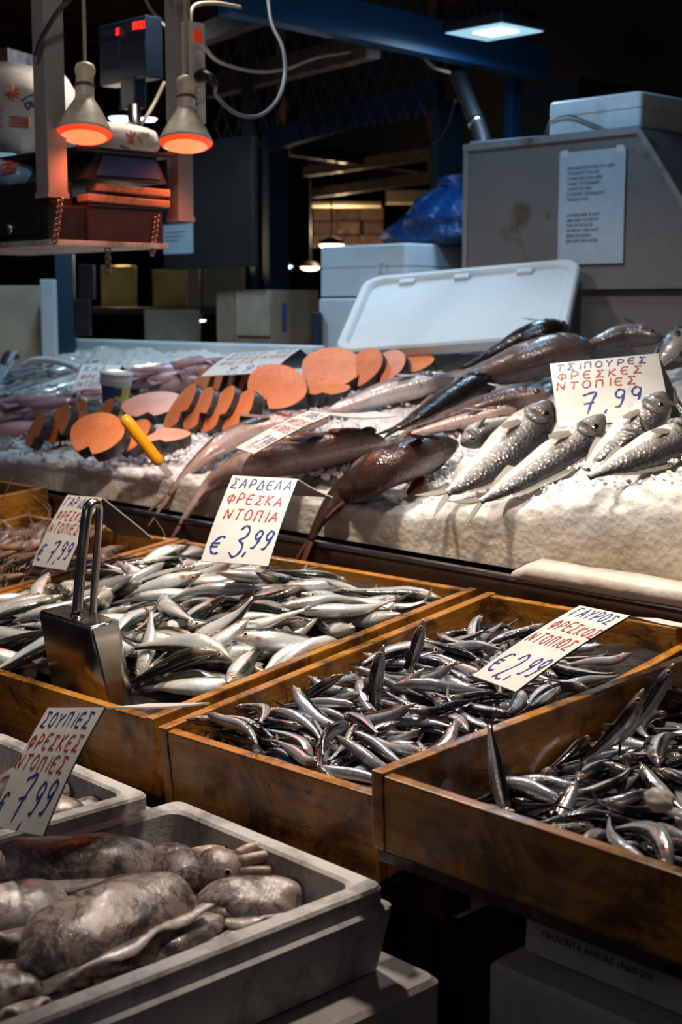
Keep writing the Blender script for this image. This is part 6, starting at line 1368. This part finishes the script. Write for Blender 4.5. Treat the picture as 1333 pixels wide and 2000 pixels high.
def wire(pts, r, mat, label): solo(MB().tube(catmull(pts, 40), r, 6), 'cable', mat, label, 'cable', True)
wire([P(280, -10, 3.9), P(300, 25, 3.85), P(335, 62, 3.6), P(372, 78, 3.45)], .004, 'cord_white', 'pale cable running to the top of the power strip')
wire([P(372, 45, 3.4), P(380, 12, 3.42), P(420, 6, 3.5), P(470, 14, 3.6)], .005, 'cord_white', 'pale cable arching above the power strip')
wire([P(398, 92, 3.45), P(430, 122, 3.9), P(500, 140, 4.2), P(560, 134, 4.25), P(620, 112, 4.3), P(690, 100, 4.35)], .005, 'cord_white', 'pale cable sagging along the wooden batten')
wire([P(810, 82, 4.6), P(830, 112, 4.6), P(850, 132, 4.6), P(880, 142, 4.62)], .006, 'cord_white', 'short pale cable under the big blue beam')
wire([P(140, -6, 3.0), P(110, 28, 3.0), P(82, 75, 3.03), P(70, 108, 3.05)], .006, 'cord_black', 'black cable drooping by the left post')
wire([P(322, 160, 3.7), P(300, 205, 3.7), P(278, 240, 3.65), P(265, 252, 3.6)], .005, 'cord_white', 'pale cable behind the second red lamp')
wire([P(890, 195, 4.6), P(878, 240, 4.7), P(862, 268, 4.8), P(846, 280, 4.9)], .003, 'cord_black', 'thin black cable on the blue panel')
wire([P(45, 716, 4.55), P(70, 704, 4.5), P(110, 706, 4.42), P(150, 718, 4.3)], .012, 'cup_white', 'white plastic strap arching over the silver fish')

# red heat lamps
def heat_lamp(x, yrim, D, label, ytop):
    c = P(x, yrim, D); tl = Matrix.Translation(c) @ Matrix.Rotation(math.radians(-13), 4, RT); t = thing('heat_lamp', label, 'lamp', tl); rr = .0625; zq = .84
    shell = [(rr*1.0, 0.0), (rr*1.02, .004), (rr*.98, .010), (rr*.90, .022), (rr*.74, .045), (rr*.58, .066), (rr*.44, .082), (rr*.36, .092), (rr*.34, .098)]
    MB().lathe([(r_, z_*zq) for r_, z_ in shell], 32).build('reflector', MAT['lamp_shell'], t, True)
    MB().lathe([(r_, z_*zq) for r_, z_ in [(rr*.33, .096), (rr*.335, .124)]], 24).build('collar', MAT['white_plastic'], t, True)
    MB().lathe([(r_, z_*zq) for r_, z_ in [(rr*.35, .124), (rr*.37, .126), (rr*.37, .131), (rr*.35, .133)]], 24).build('band', MAT['lamp_band'], t, True)
    MB().lathe([(r_, z_*zq) for r_, z_ in [(rr*.31, .133), (rr*.32, .160), (rr*.36, .163), (rr*.36, .178), (rr*.30, .186), (rr*.14, .192), (.004, .195)]], 24).build('socket_holder', MAT['lamp_shell'], t, True)
    gr = MB().lathe([(r_, z_*zq) for r_, z_ in [(rr*.985, .002), (rr*.93, -.004), (rr*.80, -.009)]], 32).build('lens_rim', MAT['heat_face'], t, True)
    MB().lathe([(r_, z_*zq) for r_, z_ in [(rr*.80, -.009), (rr*.55, -.013), (rr*.25, -.015), (.0005, -.0155)]], 32).build('glowing_face', MAT['heat_core'], gr, True)
    cp = P(x, ytop, D) - c; ti = tl.inverted(); top = tl @ V((0, 0, .162)); MB().tube([ti @ top, ti @ (top + V((0, 0, .04))), ti @ V((top.x, top.y, 3.62))], .0042, 8).build('cord', MAT['cord_white'], t, True)
    lamp('heat_glow', 'SPOT', tl @ V((0, 0, -.03)), 3.6, (1.0, .17, .06), .05, tl @ V((0, 0, -1)), 150, .5)
heat_lamp(164, 262, 3.12, 'left red heat lamp glowing in front of the grey post', 0)
heat_lamp(363, 280, 3.30, 'right red heat lamp glowing by the power strip', 0)

# bags and packs on the shelf
def sack(M, a, b, c, label, mat, seed, name='plastic_bag'):
    t = thing(name, label, 'bag', M); n, m = 28, 14; vs = []
    for i in range(m+1):
        ph = math.pi*i/m - math.pi/2
        for k in range(n):
            th = 2*math.pi*k/n; d = V((math.cos(ph)*math.cos(th), math.cos(ph)*math.sin(th), math.sin(ph)))
            q = V((math.copysign(abs(d.x)**.7, d.x)*a, math.copysign(abs(d.y)**.7, d.y)*b, math.copysign(abs(d.z)**.7, d.z)*c))
            vs.append(q*(1 + .10*noise.noise(d*2.4 + V((seed, 0, 0))) + .05*noise.noise(d*6 + V((seed, 0, 0)))))
    fs = [(i*n+k, i*n+(k+1) % n, (i+1)*n+(k+1) % n, (i+1)*n+k) for i in range(m) for k in range(n)]
    MB().add(vs, fs).build('bag_body', MAT[mat], t, True); return t
b1 = sack(Matrix.Translation(P(52, 222, 3.66)) @ Matrix.Rotation(.25, 4, 'Y'), .165, .10, .118, 'white printed plastic bag behind the left hanging post', 'bag_white', 1)
from mathutils.bvhtree import BVHTree
def print_on(t, pts, mat, wd):
    """printed strokes that hug the bag's surface where they are seen"""
    me = t.children[0].data; bv = BVHTree.FromPolygons([q.co for q in me.vertices], [list(f.vertices) for f in me.polygons])
    ti = t.matrix_world.inverted(); e = ti @ EYE; mb = MB()
    for st in pts:
        q = []
        for a_, b_ in zip(st, st[1:]):
            for k in range(7):
                x, y = a_[0] + (b_[0]-a_[0])*k/6, a_[1] + (b_[1]-a_[1])*k/6
                d = (ti.to_3x3() @ ray(x, y)).normalized(); h = bv.ray_cast(e, d)
                if h[0] is not None: q.append(h[0] - d*.001)
        if len(q) > 2: mb.tube(q, wd, 6)
    if mb.v: mb.build('print', MAT[mat], t)
bpy.context.view_layer.update()
print_on(b1, [[(12, 176), (38, 192)], [(16, 194), (34, 172)], [(25, 168), (25, 198)], [(10, 186), (40, 182)]], 'bag_red_print', .0034)
print_on(b1, [[(20, 228), (58, 232), (57, 248), (20, 246), (20, 228)], [(24, 234), (54, 237)], [(24, 240), (54, 242)], [(4, 208), (3, 218)], [(3, 224), (3, 234)], [(3, 240), (3, 252)]], 'bag_red_print', .0026)
print_on(b1, [[(48, 204), (54, 214), (60, 208), (56, 199), (48, 204)], [(60, 198), (66, 210)], [(42, 198), (56, 188), (72, 182)], [(66, 196), (72, 206)]], 'bag_blue_print', .0026)
b2 = sack(Matrix.Translation(P(222, 268, 3.52)) @ Matrix.Rotation(.15, 4, 'Y') @ Matrix.Rotation(.7, 4, 'Z'), .115, .045, .034, 'rolled white printed bag lying on the weighing scale', 'bag_white', 5)
bpy.context.view_layer.update()
print_on(b2, [[(248, 258), (262, 278)], [(264, 258), (250, 280)], [(270, 266), (278, 280)], [(256, 256), (257, 282)]], 'bag_red_print', .003)
print_on(b2, [[(234, 286), (252, 290)], [(238, 282), (244, 292)]], 'bag_blue_print', .0026)
b3 = sack(Matrix.Translation(P(25, 338, 3.45)) @ Matrix.Rotation(.2, 4, 'Y'), .12, .07, .042, 'blue and red printed pack on the left of the shelf', 'magazine', 9, 'printed_pack')
bpy.context.view_layer.update()
print_on(b3, [[(4, 322), (30, 316), (62, 308)], [(6, 330), (48, 318)], [(4, 338), (30, 332)]], 'magazine_red', .006)
o = MB().box((N_.x - .55, N_.y + .03, z3 - .06), (N_.x - .06, N_.y + .10, z3 - .005), bev=.004).build('black_box', MAT['black_plastic']); tag(o, 'flat black box on top of the cash drawer', 'box')
sup = MB().box((N_.x - .70, N_.y + .10, z3 - .0), (N_.x - .36, N_.y + .40, z3 + .035), bev=.006).build('dark_carton', MAT['dark_panel']); tag(sup, 'dark carton behind the scale carrying the bags', 'box')

# dark cabinet behind the shelf
lo, hi = nb(492, 262, 520, 4.9, 318, 505); _mb = MB().box(lo, hi, bev=.006); _mb.box((lo.x + .05, lo.y + .02, hi.z), (lo.x + .08, lo.y + .05, 3.62)); _mb.box((hi.x - .08, lo.y + .02, hi.z), (hi.x - .05, lo.y + .05, 3.62)); solo(_mb, 'dark_cabinet', 'dark_panel', 'tall dark metal cabinet hanging behind the shelf', 'cabinet')
q0, q1 = PY(320, 497, lo.y - .0011), PY(377, 436, lo.y - .0011)
nn = thing('paper_sheet', 'small white paper sheet on the dark cabinet below the right post', 'paper', V((q0.x, lo.y - .0011, q0.z)))
MB().box((0, -.001, 0), (q1.x - q0.x, .001, q1.z - q0.z)).build('sheet', MAT['paper_blue'], nn)
for k in range(3): MB().box((.015, -.0016, (q1.z - q0.z)*(.72 - .14*k)), ((q1.x - q0.x)*(.75 - .1*k), -.001, (q1.z - q0.z)*(.75 - .14*k))).build('text_line', MAT['ink_grey'], nn)
# boards, panels and cartons behind the ice
def panel(x0, y0, x1, y1, D, mat, label, name, cat, th=.03, tilt=0, yaw=None):
    c = P((x0+x1)/2, y1, D); w_ = abs(x1-x0)/F*D; h_ = abs(y1-y0)/F*D
    ex = (RT.x, RT.y, 0) if yaw is None else yaw
    o = MB().box((-w_/2, 0, -th/2), (w_/2, h_, th/2), bev=min(.004, th/4)).build(name, MAT[mat]); o.matrix_world = frame(c, ex, V((0, 0, 1)) + V((FW.x, FW.y, 0))*tilt)
    return tag(o, label, cat)
panel(-60, 560, 92, 720, 5.0, 'cardboard_pale', 'white foam board standing at the far left, beige light in its colour', 'board', 'board', .05, .12)  # white foam board; the beige light on it is put into the colour
panel(86, 548, 113, 725, 4.95, 'foam_clean', 'white foam edge standing beside the pale board', 'foam_strip', 'foam strip', .05)
panel(198, 520, 268, 600, 6.3, 'brass_sheet', 'shiny brassy sheet left of the shelf gap', 'metal_sheet', 'metal sheet', .02)
panel(300, 528, 372, 600, 6.3, 'brass_sheet', 'shiny brassy sheet right of the dark strip', 'metal_sheet', 'metal sheet', .02)
panel(372, 522, 476, 600, 6.25, 'cardboard', 'brown grey carton on the far shelf', 'carton', 'box', .3)
panel(285, 606, 392, 720, 5.9, 'cardboard_pale', 'tan cardboard panel catching light behind the ice', 'cardboard_sheet', 'cardboard', .04)
panel(180, 600, 480, 614, 6.2, 'dark_panel', 'dark far shelf under the brassy sheets', 'far_shelf', 'shelf', .3)
for k, (x0, y0, x1, y1) in enumerate(((156, 518, 186, 585), (146, 585, 178, 655))):
    panel(x0, y0, x1, y1, 4.7, 'black_plastic', ('upper black socket block hanging below the shelf', 'lower black socket block hanging below the shelf')[k], 'socket_block', 'socket block', .04)
panel(115, 500, 150, 720, 5.3, 'paint_bluegrey', 'dark blue upright behind the white foam edge', 'upright', 'column', .05)
lo, hi = nb(532, 566, 695, 5.0, 424, 622)
cbx = thing('cardboard_box', 'open brown cardboard box behind the ice with drooping flap', 'box', V((hi.x, lo.y, lo.z)))
W_, D_, H_ = hi.x - lo.x, hi.y - lo.y, hi.z - lo.z
MB().box((-W_, 0, 0), (0, D_, H_)).build('box_body', MAT['cardboard'], cbx)
MB().box((-W_*.62, -.006, H_*.30), (-.01, -.001, H_*1.0)).build('flap', MAT['cardboard_pale'], cbx)
MB().box((-W_*.98, -.004, H_*.02), (-W_*.66, -.001, H_*1.0)).build('flap', MAT['cardboard'], cbx)
MB().box((0, D_*.2, H_*.35), (.001, D_*.3, H_*.8)).build('print', MAT['bag_blue_print'], cbx)
panel(608, 610, 628, 720, 4.95, 'navy_plastic', 'navy blue strip between the carton and the foam boxes', 'blue_strip', 'strip', .05)
# support counters for what stands behind the ice
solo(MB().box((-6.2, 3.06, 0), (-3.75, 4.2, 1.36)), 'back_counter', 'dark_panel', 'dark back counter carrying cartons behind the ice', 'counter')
# far stall through the opening
fo = thing('far_stall', 'warmly lit far stall with brown crates seen through the opening', 'stall', P(680, 480, 9.0))
f0 = P(680, 480, 9.0)
for k in range(9):
    x = 612 + (k % 3)*46; y = 405 + (k//3)*27; a_ = P(x, y + 25, 9.2 + .1*(k % 2)) - f0
    MB().box((0, 0, 0), (.15, .08, .08), M=frame(a_, RT, FW)).build('crate', MAT['wood_beam'], fo)
for k, (x0, y0, x1, y1) in enumerate(((610, 395, 745, 402), (755, 372, 850, 396))):
    a_ = P(x0, y1, 8.6) - f0; MB().box((0, 0, 0), ((x1-x0)/F*8.6, .05, (y1-y0)/F*8.6), M=frame(a_, RT, FW)).build('awning_board', MAT['cardboard_pale'], fo)
lamp('far_stall_bulb', 'POINT', P(660, 450, 8.6), 14, (1.0, .72, .42), .06)
def far_lamp(x, y, D, w_, mat, label):
    t = thing('far_lamp', label, 'lamp', P(x, y, D)); r = w_/2/F*D
    MB().lathe([(r, 0), (r*.9, r*.25), (r*.5, r*.5), (.01, r*.6)], 20).build('shade', MAT['dark_panel'], t, True)
    MB().lathe([(r*.96, 0), (r*.7, -r*.25), (.002, -r*.34)], 20).build('glowing_bulb', MAT[mat], t, True)
    MB().tube([V((0, 0, r*.55)), V((0, 0, 3.62 - t.location.z))], .006, 6).build('cord', MAT['cord_black'], t)
far_lamp(648, 478, 8.2, 52, 'far_lamp_warm', 'glowing warm lamp just above the white foam box')
far_lamp(606, 522, 8.6, 40, 'far_lamp_warm', 'glowing warm lamp beside the opening, lower one')
far_lamp(558, 520, 8.8, 28, 'far_lamp_cool', 'small cool white lamp left of the opening')
far_lamp(236, 230, 7.0, 48, 'far_lamp_cool', 'cool white lamp glowing behind the scale rod, left')
far_lamp(290, 232, 7.2, 34, 'far_lamp_cool', 'cool white lamp glowing behind the scale rod, right')
far_lamp(394, 625, 5.9, 18, 'far_lamp_cool', 'small bright lamp beside the tan cardboard')
lamp('far_lamp_glow', 'POINT', P(600, 470, 7.6), 1.2, (1.0, .8, .55), .1)
lamp('brass_glow', 'POINT', P(235, 480, 6.3), 6, (1.0, .82, .5), .06)

# ------------------------------------------------------------ foam boxes under the right crate
a_ = PY(1018, 1858, 1.20); b_ = PY(960, 1872, 1.17)
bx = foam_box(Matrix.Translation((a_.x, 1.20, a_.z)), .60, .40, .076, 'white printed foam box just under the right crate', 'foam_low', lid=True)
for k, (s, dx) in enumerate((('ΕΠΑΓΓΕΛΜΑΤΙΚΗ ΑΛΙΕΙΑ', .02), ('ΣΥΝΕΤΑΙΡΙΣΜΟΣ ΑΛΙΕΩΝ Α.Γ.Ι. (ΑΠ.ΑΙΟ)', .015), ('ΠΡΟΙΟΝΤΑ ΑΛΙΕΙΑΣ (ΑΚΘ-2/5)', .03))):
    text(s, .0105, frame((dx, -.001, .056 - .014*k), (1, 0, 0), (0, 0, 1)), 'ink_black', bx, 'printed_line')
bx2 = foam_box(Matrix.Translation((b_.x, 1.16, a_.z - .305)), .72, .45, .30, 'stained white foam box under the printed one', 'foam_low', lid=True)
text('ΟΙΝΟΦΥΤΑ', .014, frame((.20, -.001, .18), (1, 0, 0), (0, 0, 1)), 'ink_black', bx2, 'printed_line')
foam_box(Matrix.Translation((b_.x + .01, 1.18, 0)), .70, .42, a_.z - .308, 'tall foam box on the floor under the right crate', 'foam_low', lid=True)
lo, hi = nb(894, 1722, 1806, 1.80, 862, 962)
foam_box(Matrix.Translation((hi.x - .3, lo.y, lo.z)), .30, .28, .10, 'foam box corner peeking out between the crates', 'foam_low', lid=True)
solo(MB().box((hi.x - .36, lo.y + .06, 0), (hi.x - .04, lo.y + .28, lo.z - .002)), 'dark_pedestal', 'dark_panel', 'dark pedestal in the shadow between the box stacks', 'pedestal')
